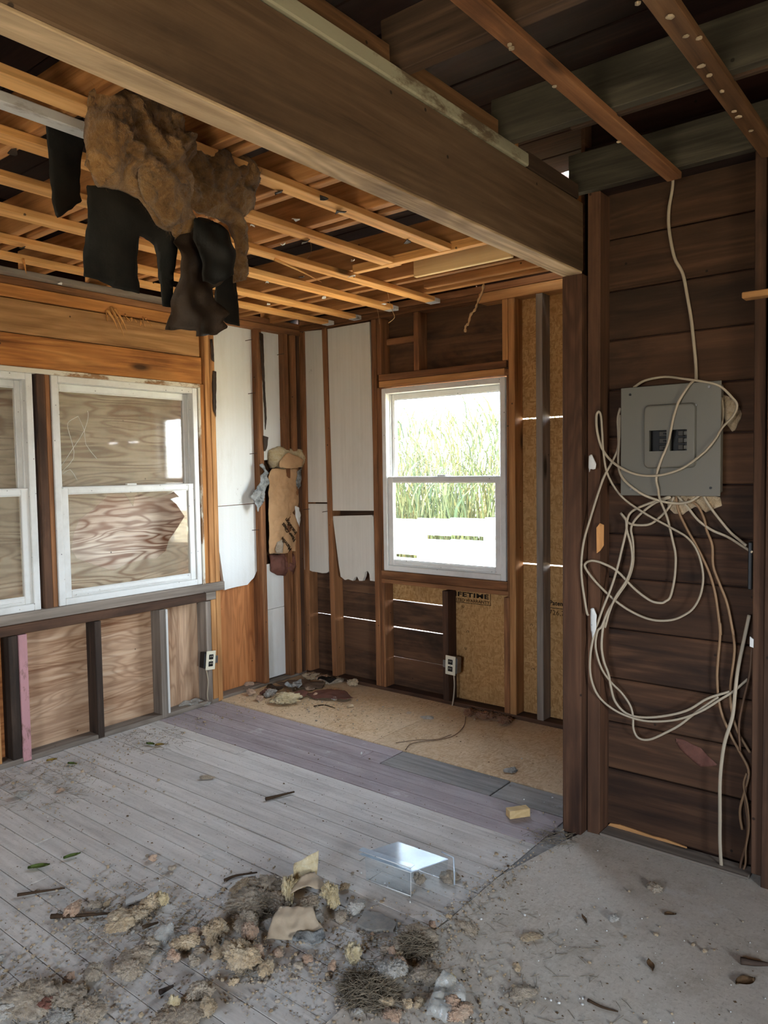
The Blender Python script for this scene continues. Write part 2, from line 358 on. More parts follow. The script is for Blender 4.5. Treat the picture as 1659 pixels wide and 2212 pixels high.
def puffy(name, pts, U, V, N, th, res, amp, mat, parent=None, seed=0, nsc=9., edge=.04, wr=0., wsc=7., both=True):
    """a soft or crumpled sheet filling the outline pts (3-D points near one plane with axes U, V and normal N)"""
    U, V, N = Vector(U).normalized(), Vector(V).normalized(), Vector(N).normalized()
    O = Vector(pts[0]); P = [((Vector(p)-O).dot(U), (Vector(p)-O).dot(V)) for p in pts]
    x0, x1 = min(p[0] for p in P), max(p[0] for p in P); y0, y1 = min(p[1] for p in P), max(p[1] for p in P)
    nx, ny = int((x1-x0)/res)+2, int((y1-y0)/res)+2
    cells = set()
    for i in range(nx):
        for j in range(ny):
            if inside(x0+(i+.5)*res, y0+(j+.5)*res, P): cells.add((i, j))
    bm = bmesh.new(); top = {}; bot = {}
    cnt = {}
    for (i, j) in cells:
        for k in ((i, j), (i+1, j), (i+1, j+1), (i, j+1)): cnt[k] = cnt.get(k, 0)+1
    for k, c in cnt.items():
        x, y = x0+k[0]*res, y0+k[1]*res
        if c < 4:
            d, qx, qy = seg_near(x, y, P)
            if d < res*1.5: x, y = qx, qy
            d = 0.
        else: d = seg_near(x, y, P)[0]
        w3 = O+U*x+V*y; sv = Vector((seed*3.7, seed*1.3, 0))
        nz = noise.fractal(w3*nsc+sv, .8, 2.1, 5)
        wv = wr*(noise.noise(w3*wsc+sv*2)+.5*noise.noise(w3*wsc*2.3+sv))
        f = 1-math.exp(-d/edge)
        jit = Vector((noise.noise(w3*40+sv), noise.noise(w3*40+sv+Vector((9, 0, 0))), 0))*res*.35
        pos = w3+N*wv+(U*jit.x+V*jit.y)
        top[k] = bm.verts.new(pos+N*(th*(.25+.75*f)+amp*nz*(.35+.65*f)))
        bot[k] = bm.verts.new(pos-N*(.0006+(.3*amp*nz if both else 0)))
    for (i, j) in cells:
        q = ((i, j), (i+1, j), (i+1, j+1), (i, j+1))
        bm.faces.new([top[k] for k in q]); bm.faces.new([bot[k] for k in reversed(q)])
        for (a, b), nb in (((q[0], q[1]), (i, j-1)), ((q[1], q[2]), (i+1, j)), ((q[2], q[3]), (i, j+1)), ((q[3], q[0]), (i-1, j))):
            if nb not in cells: bm.faces.new((top[b], top[a], bot[a], bot[b]))
    return from_bm(name, bm, mat, parent, smooth=True)
def spline(pts, n=6):
    P = [Vector(p) for p in pts]; P = [P[0]*2-P[1]]+P+[P[-1]*2-P[-2]]; out = []
    for i in range(1, len(P)-2):
        a, b, c, d = P[i-1:i+3]
        for k in range(n):
            t = k/n; out.append(.5*((2*b)+(c-a)*t+(2*a-5*b+4*c-d)*t*t+(3*b-a-3*c+d)*t**3))
    out.append(P[-2]); return out
def tube(name, pts, r, mat, parent=None, seg=8, n=6, flat=1., smooth=True):
    C = spline(pts, n) if n > 1 else [Vector(p) for p in pts]
    bm = bmesh.new(); rings = []; side = None
    for i, p in enumerate(C):
        t = (C[min(i+1, len(C)-1)]-C[max(i-1, 0)]).normalized()
        ref = side or (Vector((0, 1, 0)) if abs(t.y) < .9 else Vector((1, 0, 0)))
        a = (ref-t*ref.dot(t)).normalized(); side = a; b = t.cross(a)
        rr = r if not callable(r) else r(i/(len(C)-1))
        rings.append([bm.verts.new(p+a*math.cos(2*math.pi*k/seg)*rr*flat+b*math.sin(2*math.pi*k/seg)*rr) for k in range(seg)])
    for A, B in zip(rings, rings[1:]):
        for k in range(seg): bm.faces.new((A[k], A[(k+1) % seg], B[(k+1) % seg], B[k]))
    bm.faces.new(rings[0]); bm.faces.new(rings[-1])
    return from_bm(name, bm, mat, parent, smooth=smooth)
def clump(name, loc, sx, sy, sz, mat, seed=0, lobes=7, sub=4, rough=.16, parent=None, rotz=0., fuzz=0):
    """one lumpy tuft resting on loc"""
    r = random.Random(seed); bm = bmesh.new(); bmesh.ops.create_icosphere(bm, subdivisions=sub, radius=1)
    L = []
    for _ in range(lobes):
        d = Vector((r.gauss(0, 1), r.gauss(0, 1), r.gauss(.25, .8))).normalized(); L.append((d*r.uniform(.3, .62), r.uniform(.32, .55)))
    for v in bm.verts:
        d = v.co.normalized(); R = .45
        for c, q in L:
            b = d.dot(c); disc = b*b-(c.length_squared-q*q)
            if disc > 0: R = max(R, b+math.sqrt(disc))
        R += rough*(noise.fractal(d*4.2+Vector((seed, 0, 0)), .55, 2.1, 7))+.09*noise.noise(d*16+Vector((0, seed, 0)))+.05*noise.noise(d*34+Vector((seed, seed, 0)))
        v.co = d*max(R, .2)
    z0 = min(v.co.z for v in bm.verts); z1 = max(v.co.z for v in bm.verts)
    cs, sn = math.cos(rotz), math.sin(rotz)
    for v in bm.verts:
        x, y, z = v.co.x*sx*.55, v.co.y*sy*.55, (v.co.z-z0)/(z1-z0)*sz
        v.co = Vector((x*cs-y*sn, x*sn+y*cs, z-.003))+Vector(loc)
    pv = [(v.co.copy(), (v.co-Vector(loc)-Vector((0, 0, sz*.3))).normalized()) for v in bm.verts]
    o = from_bm(name, bm, mat, parent, loc=loc, smooth=True)
    if fuzz:
        fb = bmesh.new(); size = max(sx, sy)
        for _ in range(fuzz):
            p, nr = r.choice(pv)
            if p.z < loc[2]+.004: continue
            q = [p-nr*.004]; dr = (nr+Vector((r.gauss(0, .9), r.gauss(0, .9), r.gauss(0, .5)))).normalized(); st = size*r.uniform(.03, .075)
            for _k in range(3):
                q.append(q[-1]+dr*st); dr = (dr+Vector((r.gauss(0, .5), r.gauss(0, .5), r.gauss(-.15, .4)))).normalized(); q[-1].z = max(q[-1].z, .002)
            w = r.uniform(.00018, .0004); sd = dr.orthogonal().normalized()
            V_ = [(fb.verts.new(c+sd*w*(1-i*.28)), fb.verts.new(c-sd*w*(1-i*.28))) for i, c in enumerate(q)]
            for s0, s1 in zip(V_, V_[1:]): fb.faces.new((s0[0], s0[1], s1[1], s1[0]))
        tag(from_bm('loose_fibres', fb, FUZZ, o, loc=loc), kind='stuff')
    return o
def fuzzy(o, n, size, seed=0, mat=None, parent=None):
    """loose fibres standing off a soft sheet"""
    r = random.Random(seed); L = WL[o]; V0 = [v.co+L for v in o.data.vertices]; N0 = [v.normal.copy() for v in o.data.vertices]; fb = bmesh.new()
    for _ in range(n):
        i = r.randrange(len(V0)); p, nr = V0[i], N0[i]; q = [p-nr*.003]; dr = (nr+Vector((r.gauss(0, .8), r.gauss(0, .8), r.gauss(-.2, .6)))).normalized(); st = size*r.uniform(.4, 1)
        for _k in range(3): q.append(q[-1]+dr*st); dr = (dr+Vector((r.gauss(0, .5), r.gauss(0, .5), r.gauss(-.2, .4)))).normalized()
        w = r.uniform(.00025, .0006); sd = dr.orthogonal().normalized(); V_ = [(fb.verts.new(c+sd*w*(1-j*.28)), fb.verts.new(c-sd*w*(1-j*.28))) for j, c in enumerate(q)]
        for s0, s1 in zip(V_, V_[1:]): fb.faces.new((s0[0], s0[1], s1[1], s1[0]))
    return tag(from_bm('loose_fibres', fb, mat or FUZZ, o), kind='stuff')
def lettering(name, txt, size, loc, rot, mat, parent, sp=1., ext=.0006, bold=0.):
    c = bpy.data.curves.new('t', 'FONT'); c.body = txt; c.size = size; c.extrude = ext; c.space_character = sp; c.align_x = 'LEFT'; c.resolution_u = 3; c.offset = bold
    o = bpy.data.objects.new('t', c); COL.objects.link(o); bpy.context.view_layer.update()
    me = bpy.data.meshes.new_from_object(o.evaluated_get(bpy.context.evaluated_depsgraph_get())); bpy.data.objects.remove(o)
    me.materials.clear(); q = link(name, me, mat, parent, loc); q.rotation_euler = rot; return q
def cyl(name, c, axis, r, h, mat, parent=None, seg=14):
    bm = bmesh.new(); bmesh.ops.create_cone(bm, cap_ends=True, segments=seg, radius1=r, radius2=r, depth=h)
    bm.transform(Vector((0, 0, 1)).rotation_difference(Vector(axis)).to_matrix().to_4x4())
    for v in bm.verts: v.co += Vector(c)
    return from_bm(name, bm, mat, parent, loc=c)
RX = lambda d: Matrix.Rotation(math.radians(d), 4, 'X')
RY = lambda d: Matrix.Rotation(math.radians(d), 4, 'Y')
RZ = lambda d: Matrix.Rotation(math.radians(d), 4, 'Z')

# ---------------------------------------------------------------- floor
fl = tag(box('floor', -.1, 6.1, -5.6, .11, -.09, -.024, DECK, bev=0, axis=0), 'worn grey board floor with tan sheet strip and dusty sheets', 'floor', kind='structure')
rf = random.Random(11)
seams = [-.750, -.838, -.942, -1.037]+[-1.037-.0826*k for k in range(1, 34)]
for k in range(len(seams)-1):
    yb, ya = seams[k], seams[k+1]
    xe = 2.394 if k > 1 else 1.42
    xs = [.004]
    if k > 2:
        x = rf.uniform(.5, 2.2)
        if rf.random() < .55: xs.append(x)
    xs.append(xe)
    if k < 2: xs = [.004, 1.0+.3*k, xe]
    for a, b in zip(xs, xs[1:]):
        dz = rf.uniform(-.0022, .0006); dz2 = rf.uniform(-.001, .001)
        box('floor_board', a+.0008, b-.0008, ya+.0012, yb-.0012, -.022+dz, dz, FLOORP if k < 5 else FLOORG, fl, bev=.0009, skew=.0007)
box('floor_board', 1.425, 2.03, -.938, -.752, -.022, .001, FLOORD, fl, bev=.002)
box('floor_board', 2.036, 2.43, -.936, -.752, -.022, -.001, FLOORD, fl, bev=.002)
box('floor_board', 2.30, 2.43, -1.04, -.945, -.022, -.004, FLOORD, fl, bev=.002)
prism('floor_board', [(2.397, -1.14, -.02), (2.397, -1.47, -.02), (2.47, -1.10, -.02), (2.43, -1.05, -.02)], (0, 0, 1), .019, FLOORD, fl)
# tan sheets at the back and dusty sheets to the right
box('floor_panel', .0, 1.22, -.748, .088, -.02, .006, OSBF, fl, bev=.0015)
box('floor_panel', 1.223, 2.44, -.748, .088, -.02, .005, OSBF, fl, bev=.0015)
edge = [(2.398, -1.50), (2.400, -1.72)]+[(2.397+.006*math.sin(k*2.1), -1.72-.1*k) for k in range(1, 20)]
prism('floor_panel', [(4.2, -.912, -.02), (2.52, -.912, -.02), (2.47, -1.12, -.02), (2.40, -1.48, -.02)]+[(x, y, -.02) for x, y in edge if y > -3.42]+[(2.4, -3.44, -.02), (4.2, -3.44, -.02)], (0, 0, 1), .023, OSBD, fl)
box('floor_panel', 2.4, 4.2, -5.6, -3.444, -.02, .0025, OSBD, fl, bev=.001)
box('floor_panel', 4.204, 6.1, -5.6, -1.0, -.02, .003, OSBD, fl, bev=.001)
box('floor_panel', -.0, 2.397, -5.6, -3.80, -.02, .002, OSBD, fl, bev=.001)

# ---------------------------------------------------------------- left wall: studs run x -.09..0
wl = tag(box('wall_left', -.135, -.118, -5.6, .118, 2.418, 2.79, DECK, bev=0, axis=1), 'open stud wall with boarded windows and bare plywood below', 'wall', kind='structure')
T = .09
box('top_plate', -T, 0, -5.6, .09, 2.375, 2.413, STUD, wl); box('top_plate', -T, 0, -5.6, .09, 2.335, 2.373, STUD, wl)
box('top_plate', -T+.01, .004, -5.6, -.80, 2.272, 2.333, HEADO, wl, skew=.003)
box('header_board', -T, 0, -5.6, -.842, 2.106, 2.268, HEAD, wl); box('header_board', -T, .002, -5.6, -.832, 1.945, 2.102, HEADO, wl)
box('sole_plate', -T, -.002, -5.6, .09, -.022, .022, STUDGR, wl)
box('stud', -T, 0, -.848, -.81, 0, .634, STUDGR, wl); box('stud', -T, 0, -.807, -.77, 0.022, 2.334, STUDG, wl); box('stud', -T, .001, -.768, -.733, .0, 2.334, STUDG, wl)
box('stud', -T, 0, -.386, -.345, .02, 2.334, STUD, wl, skew=.002); box('stud', -T, -.001, -.147, -.110, .02, 2.334, STUD, wl)
box('stud', -T, 0, -.074, -.037, .02, 2.334, STUD, wl); box('stud', -T-.0, -.004, -.030, .002, .02, 2.334, STUDD, wl)
box('cripple_stud', -T, 0, -1.982, -1.940, 0, .634, PINKP, wl); box('cripple_stud', -T, -.004, -2.03, -1.985, 0, .634, BLACKSTUD, wl)  # black stud is added: the pink stud's shaded side put into colour
box('cripple_stud', -T, 0, -1.579, -1.541, 0, .634, BLACKSTUD, wl); box('cripple_stud', -T, 0, -1.175, -1.138, 0, .634, STUDGR, wl)
box('cripple_stud', -T, 0, -2.40, -2.36, 0, .634, STUD, wl)
box('cripple_stud', -T, -.01, -2.12, -2.08, 0, .634, STUDG, wl)
box('trim_strip', -.028, -.003, -1.132, -1.117, .0, .63, WHITEW, wl)
box('sill_plate', -T, .004, -4.6, -.812, .640, .690, STUDD, wl, skew=.003); box('sill_board', -T, .022, -4.6, -.715, .694, .742, STUDGR, wl, skew=.003)
box('sill_block', -.06, .006, -.848, -.772, .640, .690, STUDGR, wl)
# window studs between the two windows
box('stud', -T, .002, -1.842, -1.800, .742, 1.945, STUDD, wl); box('stud', -T, -.004, -1.798, -1.770, .742, 1.945, STUD, wl)
box('casing_strip', -.05, .010, -.868, -.850, .742, 1.93, PEEL, wl); box('casing_strip', -.05, -.006, -.848, -.812, .742, 1.945, HEADO, wl)
box('casing_strip', -.05, .010, -3.0, -.85, 1.918, 1.943, PEEL, wl)
# plywood skin between the studs
bays = [(-.77, -.345, 0, 2.42, PLYO, 2), (-.345, .1, 0, 2.42, SHEATH, 2), (-1.16, -.79, -.05, .64, PLYI, 2), (-1.56, -1.163, -.05, .64, PLYI, 1), (-1.962, -1.563, -.05, .64, PLYI, 1), (-2.38, -1.965, -.05, .64, PLYO, 1), (-3.4, -2.383, -.05, .64, PLYI, 1), (-5.6, -3.403, -.05, .64, PLYI, 1)]
for a, b, z0, z1, mt, ax in bays: box('plywood_panel', -.105, -T-.001, a+.001, b-.001, z0, z1, mt, wl, bev=.001, axis=ax)
box('plywood_panel', -.105, -T-.001, -5.6, -.775, 1.93, 2.42, SHEATH, wl, bev=.001, axis=1)
box('plywood_panel', -.105, -T-.001, -5.6, -2.95, .64, 1.93, SHEATH, wl, bev=.001, axis=1)
# boards nailed over the outside of the two left windows
box('plywood_panel', -.168, -.150, -1.86, -.70, .68, 2.06, PLYB, wl, bev=.001, axis=1)
box('plywood_panel', -.168, -.150, -3.05, -1.864, .68, 2.06, PLYB, wl, bev=.001, axis=1)

# ---------------------------------------------------------------- back wall: studs run y 0...09, boards behind
wb = tag(box('wall_back', -.135, 2.6, .119, .136, 2.472, 2.79, DECK, bev=0, axis=0), 'open stud wall around the bright window, boards and sheet showing', 'wall', kind='structure')
box('top_plate', 0, 2.43, 0, T, 2.402, 2.440, STUD, wb); box('top_plate', 0, 1.42, 0, T, 2.362, 2.400, STUD, wb); box('top_plate', 1.423, 2.43, -.003, T, 2.345, 2.399, STUDG, wb)
box('sole_plate', 0, 2.43, .002, T, -.02, .028, STUDD, wb)
box('stud', .002, .042, .003, T, .028, 2.36, STUD, wb); box('stud', -.045, -.008, .005, T, .0, 2.36, STUD, wb)
box('stud', .228, .268, 0, T, .028, 2.36, STUD, wb, rot=RY(-1.0)); box('stud', .632, .671, 0, T, .028, 2.36, STUD, wb); box('stud', .674, .712, .0, T, .028, 1.93, STUD, wb)
box('stud', .674, .711, .004, T, 2.012, 2.36, STUD, wb)
box('cripple_stud', .964, 1.002, 0, T, 2.012, 2.36, STUD, wb); box('cripple_stud', 1.154, 1.194, 0, T, .028, .690, STUDD, wb)
box('stud', 1.572, 1.607, 0, T, 2.012, 2.345, STUDG, wb); box('stud', 1.572, 1.607, .001, T, .028, .69, STUD, wb); box('stud', 1.596, 1.608, .001, T, .69, 1.93, STUD, wb)
box('stud', 1.610, 1.650, -.001, T, .028, 2.345, STUDG, wb); box('stud', 1.777, 1.816, 0, T, .028, 2.345, STUDGR, wb); box('stud', 2.10, 2.14, 0, T, .028, 2.345, STUD, wb)
box('header_board', .69, 1.598, -.002, T, 1.972, 2.011, STUD, wb); box('header_board', .69, 1.585, 0, T, 1.932, 1.970, STUDG, wb)
box('sill_plate', .69, 1.598, -.003, T, .728, .779, STUD, wb); box('sill_plate', .69, 1.606, -.002, T, .701, .726, STUD, wb)
# horizontal boards: the gaps between the rotten low ones let daylight in
def hb(x0, x1, z0, z1, y=T+.001, tilt=0., mt=SHEATH): box('sheathing_board', x0, x1, y, y+.019, z0, z1, mt, wb, skew=.002, rot=RY(tilt) if tilt else None)
hb(-.1, .2, 2.40, 2.48)
for a, b in ((.012, .2095), (.2105, .418), (.423, .5995), (.6, .7925), (.793, .987)): hb(-.1, .70, a, b, tilt=(.55 if a == .425 else 0))
for a, b in ((.004, .2075), (.21, .400), (.4055, .577)): hb(.702, 1.185, a, b, tilt=.2 if a > .4 else 0)
for a, b in ((.987, 1.192), (1.192, 1.402), (1.402, 1.602), (1.602, 1.802), (1.802, 1.993)): hb(-.1, .70, a, b)
for a, b in ((1.992, 2.199), (2.198, 2.405)): hb(-.1, 1.60, a, b)
hb(.70, 1.62, 1.933, 1.992); hb(-.1, 1.35, 2.404, 2.475); hb(1.353, 1.62, 2.404, 2.45)
box('block', .715, .964, .05, T, 2.196, 2.235, STUD, wb)
osb1 = prism('wall_panel', [(1.187, T+.001, -.02), (2.6, T+.001, -.02), (2.6, T+.001, .874), (1.603, T+.001, .874), (1.603, T+.001, .772), (1.187, T+.001, .772)], (0, 1, 0), .012, OSBW, wb)
box('wall_panel', 1.603, 2.6, T+.001, T+.013, .881, 1.686, OSBW, wb, bev=.001, rot=RY(.12)); box('wall_panel', 1.603, 2.6, T+.001, T+.013, 1.694, 2.41, OSBW, wb, bev=.001)
box('wall_panel', .702, 1.184, T+.001, T+.013, .582, .772, OSBW, wb, bev=.001); box('wall_panel', .70, 1.62, T+.014, T+.02, .70, .772, OSBW, wb, bev=.001)
R90 = (math.radians(90), 0, 0)
def fit(o, w): o.scale = (w/max(v.co.x for v in o.data.vertices), 1, 1)
e0, e1 = (1.190,0.090,0.656), (1.422,0.090,0.661); g1 = (1.434,0.090,0.607); wd = (e1[0]-e0[0])*8/6.8
fit(lettering('lettering', 'LIFETIME', .037, (e1[0]-wd, .0900, e1[2]-.010), R90, INK, osb1, 1.1, bold=.0012), wd)
fit(lettering('lettering', 'LIMITED WARRANTY', .026, (e1[0]-wd, .0900, e1[2]-.040), R90, INKB, osb1, 1.0, bold=.0003), wd+.006)
zb_, zt_ = e1[2]-.048, e1[2]+.034; xr_ = e1[0]+.012
for a in ((xr_-wd-.03, xr_, zb_, zb_+.003), (xr_-wd-.03, xr_, zt_, zt_+.003), (xr_-.003, xr_, zb_, zt_)): box('ink_line', a[0], a[1], .0895, .0910, a[2], a[3], INK, osb1, bev=0)
p_ = (1.810,0.090,0.659); lettering('lettering', 'Patent', .034, (p_[0], .0900, p_[2]), R90, INK, osb1, 1.05, bold=.0008)
p_ = (1.807,0.090,0.604); lettering('lettering', '726,7', .038, (p_[0], .0900, p_[2]), R90, INKB, osb1, 1.1)
p_ = (1.809,0.090,0.641); box('ink_line', p_[0], p_[0]+.2, .0895, .0910, p_[2], p_[2]+.003, INK, osb1, bev=0)
for px, py in ((1.252, .582), (1.268, .33), (1.60, .50), (1.268, .45), (1.69, .54), (1.70, .29)):
    lettering('lettering', 'C', .022, (px, .0895, py), (math.radians(90), math.radians(random.choice((90, -90, 0))), 0), INK, osb1)

# ---------------------------------------------------------------- panel wall on the right and the bay's end wall
wr = tag(box('wall_right', 2.455, 6.1, -.889, -.875, -.02, 2.77, DECK, bev=0, axis=0), 'dark brown horizontal plank wall carrying the grey electrical box', 'wall', kind='structure')
zs = [.012, .24, .425, .60, .793, .993, 1.161, 1.35, 1.53, 1.708, 1.895, 2.078, 2.27, 2.46]
for k, (a, b) in enumerate(zip(zs, zs[1:])):
    box('wall_plank', 2.545, 3.30, -.911+random.uniform(-.002, .002), -.889, a+.0025, b-.0025, PLANK, wr, bev=.004, skew=.0012)
box('stud', 2.506, 2.556, -.998, -.905, .0, 2.43, POST, wr, skew=.002); box('stud', 2.50, 2.545, -.90, -.889, 0, 2.43, STUDD, wr)
box('stud', 3.086, 3.122, -1.0, -.905, .03, 2.43, STUDD, wr, rot=RY(-.35)); box('stud', 3.128, 3.30, -1.02, -.93, 0, 2.43, STUDD, wr)
box('sole_plate', 2.557, 3.087, -1.003, -.912, .003, .013, STUDGR, wr, skew=.002)
box('block', 3.055, 3.15, -1.05, -1.0, 1.955, 1.975, STUDG, wr)
box('wall_plank', 3.30, 6.1, -.911, -.889, .01, 1.2, PLANK, wr); box('wall_plank', 3.30, 6.1, -.911, -.889, 1.203, 2.46, PLANK, wr)
pt = tag(box('post', 2.427, 2.503, -1.045, -.955, 0, 2.135, POST, skew=.0025, bev=.004), 'brown square timber post carrying the near end of the big beam', 'post')
ws = tag(box('wall_bay', 2.46, 2.475, -.95, .12, -.02, 2.77, SHEATH, bev=0, axis=1), 'boarded end wall of the window bay behind the post', 'wall', kind='structure')
# walls out of the picture: right end, its opening added for fill light, and the near wall with a wide open window
we = tag(box('wall_end', 6.1, 6.12, -5.6, -.88, -.02, .60, PLANK, bev=0, axis=1), 'plank wall closing the room beyond the frame, with an opening added for fill light', 'wall', kind='structure')
box('wall_plank', 6.1, 6.12, -5.6, -4.2, .60, 1.5, PLANK, we, bev=0); box('wall_plank', 6.1, 6.12, -3.2, -.88, .60, 1.5, PLANK, we, bev=0); box('wall_plank', 6.1, 6.12, -5.6, -.88, 1.5, 2.8, PLANK, we, bev=0)
wf = tag(box('wall_front', -.12, 6.12, -5.62, -5.6, -.02, .85, PLANK, bev=0, axis=0), 'plank wall behind the viewer with an open window', 'wall', kind='structure')
box('wall_plank', -.12, 2.65, -5.62, -5.6, .85, 1.85, PLANK, wf, bev=0); box('wall_plank', 3.55, 6.12, -5.62, -5.6, .85, 1.85, PLANK, wf, bev=0); box('wall_plank', -.12, 6.12, -5.62, -5.6, 1.85, 2.8, PLANK, wf, bev=0)

# ---------------------------------------------------------------- beam, joists, furring strips, roof boards
bmz = tag(box('ceiling_beam', 2.43, 2.512, -4.8, -1.046, 2.137, 2.382, BEAM, bev=.004, skew=.002), 'massive brown timber beam crossing the ceiling to the post', 'beam', kind='structure')
box('beam_edge', 2.433, 2.509, -4.8, -1.050, 2.128, 2.1365, BEAMB, bmz, bev=.002)  # added strip: beam's edge grain with its lit underside tone put into paler wood
tag(box('beam_cap_board', 2.446, 2.519, -4.8, -1.478, 2.383, 2.424, CREAM, bev=.004, skew=.001), 'cream board with chipped paint lying along the top of the beam', 'board')
tag(box('beam_block', 2.446, 2.514, -1.474, -1.09, 2.383, 2.436, JOISTD, bev=.003, skew=.002), 'short brown timber block on the beam end near the corner', 'block')
tag(box('ceiling_rail', 2.43, 2.478, -4.8, -1.50, 2.425, 2.50, FURD, bev=.003), 'brown rail running above the chipped cream board', 'rail')
ce = tag(box('ceiling', -.15, 6.12, -5.62, -.45, 2.80, 2.82, DECK, bev=0, axis=0), 'stripped ceiling with bare joists and roof boards showing', 'ceiling', kind='structure')
for k in range(30):
    y = -5.6+k*.2
    if -.45 < y < -.3: box('roof_board', -.15, 2.08, y, y+.192, 2.77, 2.79, DECK, ce, bev=.003); box('roof_board', 2.26, 2.6, y, y+.192, 2.77, 2.79, DECK, ce, bev=.003)
    elif y > -.8: box('roof_board', -.15, 2.6, y, min(y+.192, .34), 2.77, 2.79, DECK, ce, bev=.003)
    else: box('roof_board', -.15, 6.1, y, y+.192, 2.77+random.uniform(-.004, .004), 2.79, DECK, ce, bev=.003)
box('roof_sheet', -.15, 6.12, -.45, -.42, 2.80, 2.82, DECK, ce, bev=0)
box('roof_sheet', -.15, 2.08, -.42, .35, 2.80, 2.82, DECK, ce, bev=0); box('roof_sheet', 2.26, 2.7, -.42, .35, 2.80, 2.82, DECK, ce, bev=0); box('roof_sheet', 2.08, 2.26, -.19, .35, 2.80, 2.82, DECK, ce, bev=0)
for y in (-4.6, -4.19, -3.78, -3.37, -2.96, -2.62, -2.23, -1.865, -1.51, -.90, -.545, -.27):
    box('joist', -.09, 2.44, y, y+.036, 2.385, 2.525, JOIST, ce)
for y in (-2.16, -1.805, -1.435): box('joist', .3, 2.44, y, y+.034, 2.385, 2.525, JOIST, ce)
box('joist', 1.46, 2.0, -.668, -.64, 2.362, 2.455, NEWWOOD, ce); box('joist', -.09, 2.44, -.632, -.60, 2.385, 2.525, JOIST, ce)
box('joist', 1.30, 2.43, -.942, -.904, 2.358, 2.395, FUR, ce); box('joist', 1.3, 2.43, -.36, -.325, 2.387, 2.43, JOIST, ce); box('joist', 1.62, 2.3, -.42, -.08, 2.45, 2.47, NEWWOOD, ce); box('joist', 1.66, 2.02, -.315, -.285, 2.40, 2.43, NEWWOOD, ce)  # wide flat pale board is added to block sun falling through the roof hole
strips = [(1.800, 1.866, -.925, FUR), (1.480, 1.550, -.88, FUR), (1.168, 1.240, -.165, FUR), (.868, .942, -.165, FUR), (.540, .606, -.11, FUR), (.300, .366, -.10, FUR)]
for x0, x1, ye, mt in strips:
    box('furring_strip', x0, x1, -4.8, ye, 2.360, 2.384, mt, ce, bev=.002, skew=.0015)
    if ye > -.3: box('furring_strip_end', x0+.002, x1-.002, ye+.0005, ye+.055, 2.358, 2.382, WHITEW, ce, bev=.002)
box('furring_strip', 1.690, 1.738, -4.8, -2.52, 2.356, 2.384, WHITEW, ce)
box('furring_strip', .05, .115, -4.8, -.9, 2.36, 2.384, STUDGR, ce)
# right-hand room
for y, mt, x1 in ((-2.147, JOISTD, 6.1), (-1.602, JOISTG, 6.1), (-1.042, JOISTG, 6.1), (-2.72, JOISTD, 6.1), (-3.3, JOISTD, 6.1), (-3.9, JOISTD, 6.1), (-4.5, JOISTD, 6.1)):
    box('joist', 2.452, x1, y, y+.038, 2.426, 2.566, mt, ce, skew=.002)
box('joist', 2.70, 6.1, -1.565, -1.545, 2.418, 2.436, JOISTD, ce)
box('joist', 2.50, 6.1, -.985, -.90, 2.435, 2.60, DECK, ce)
box('furring_strip', 2.782, 2.832, -4.6, -1.000, 2.400, 2.424, STUD, ce, rot=RZ(-.5)); box('furring_strip', 3.098, 3.152, -4.6, -1.0, 2.400, 2.424, FURD, ce)
box('furring_strip', 3.52, 3.57, -4.6, -1.0, 2.40, 2.424, STUD, ce)
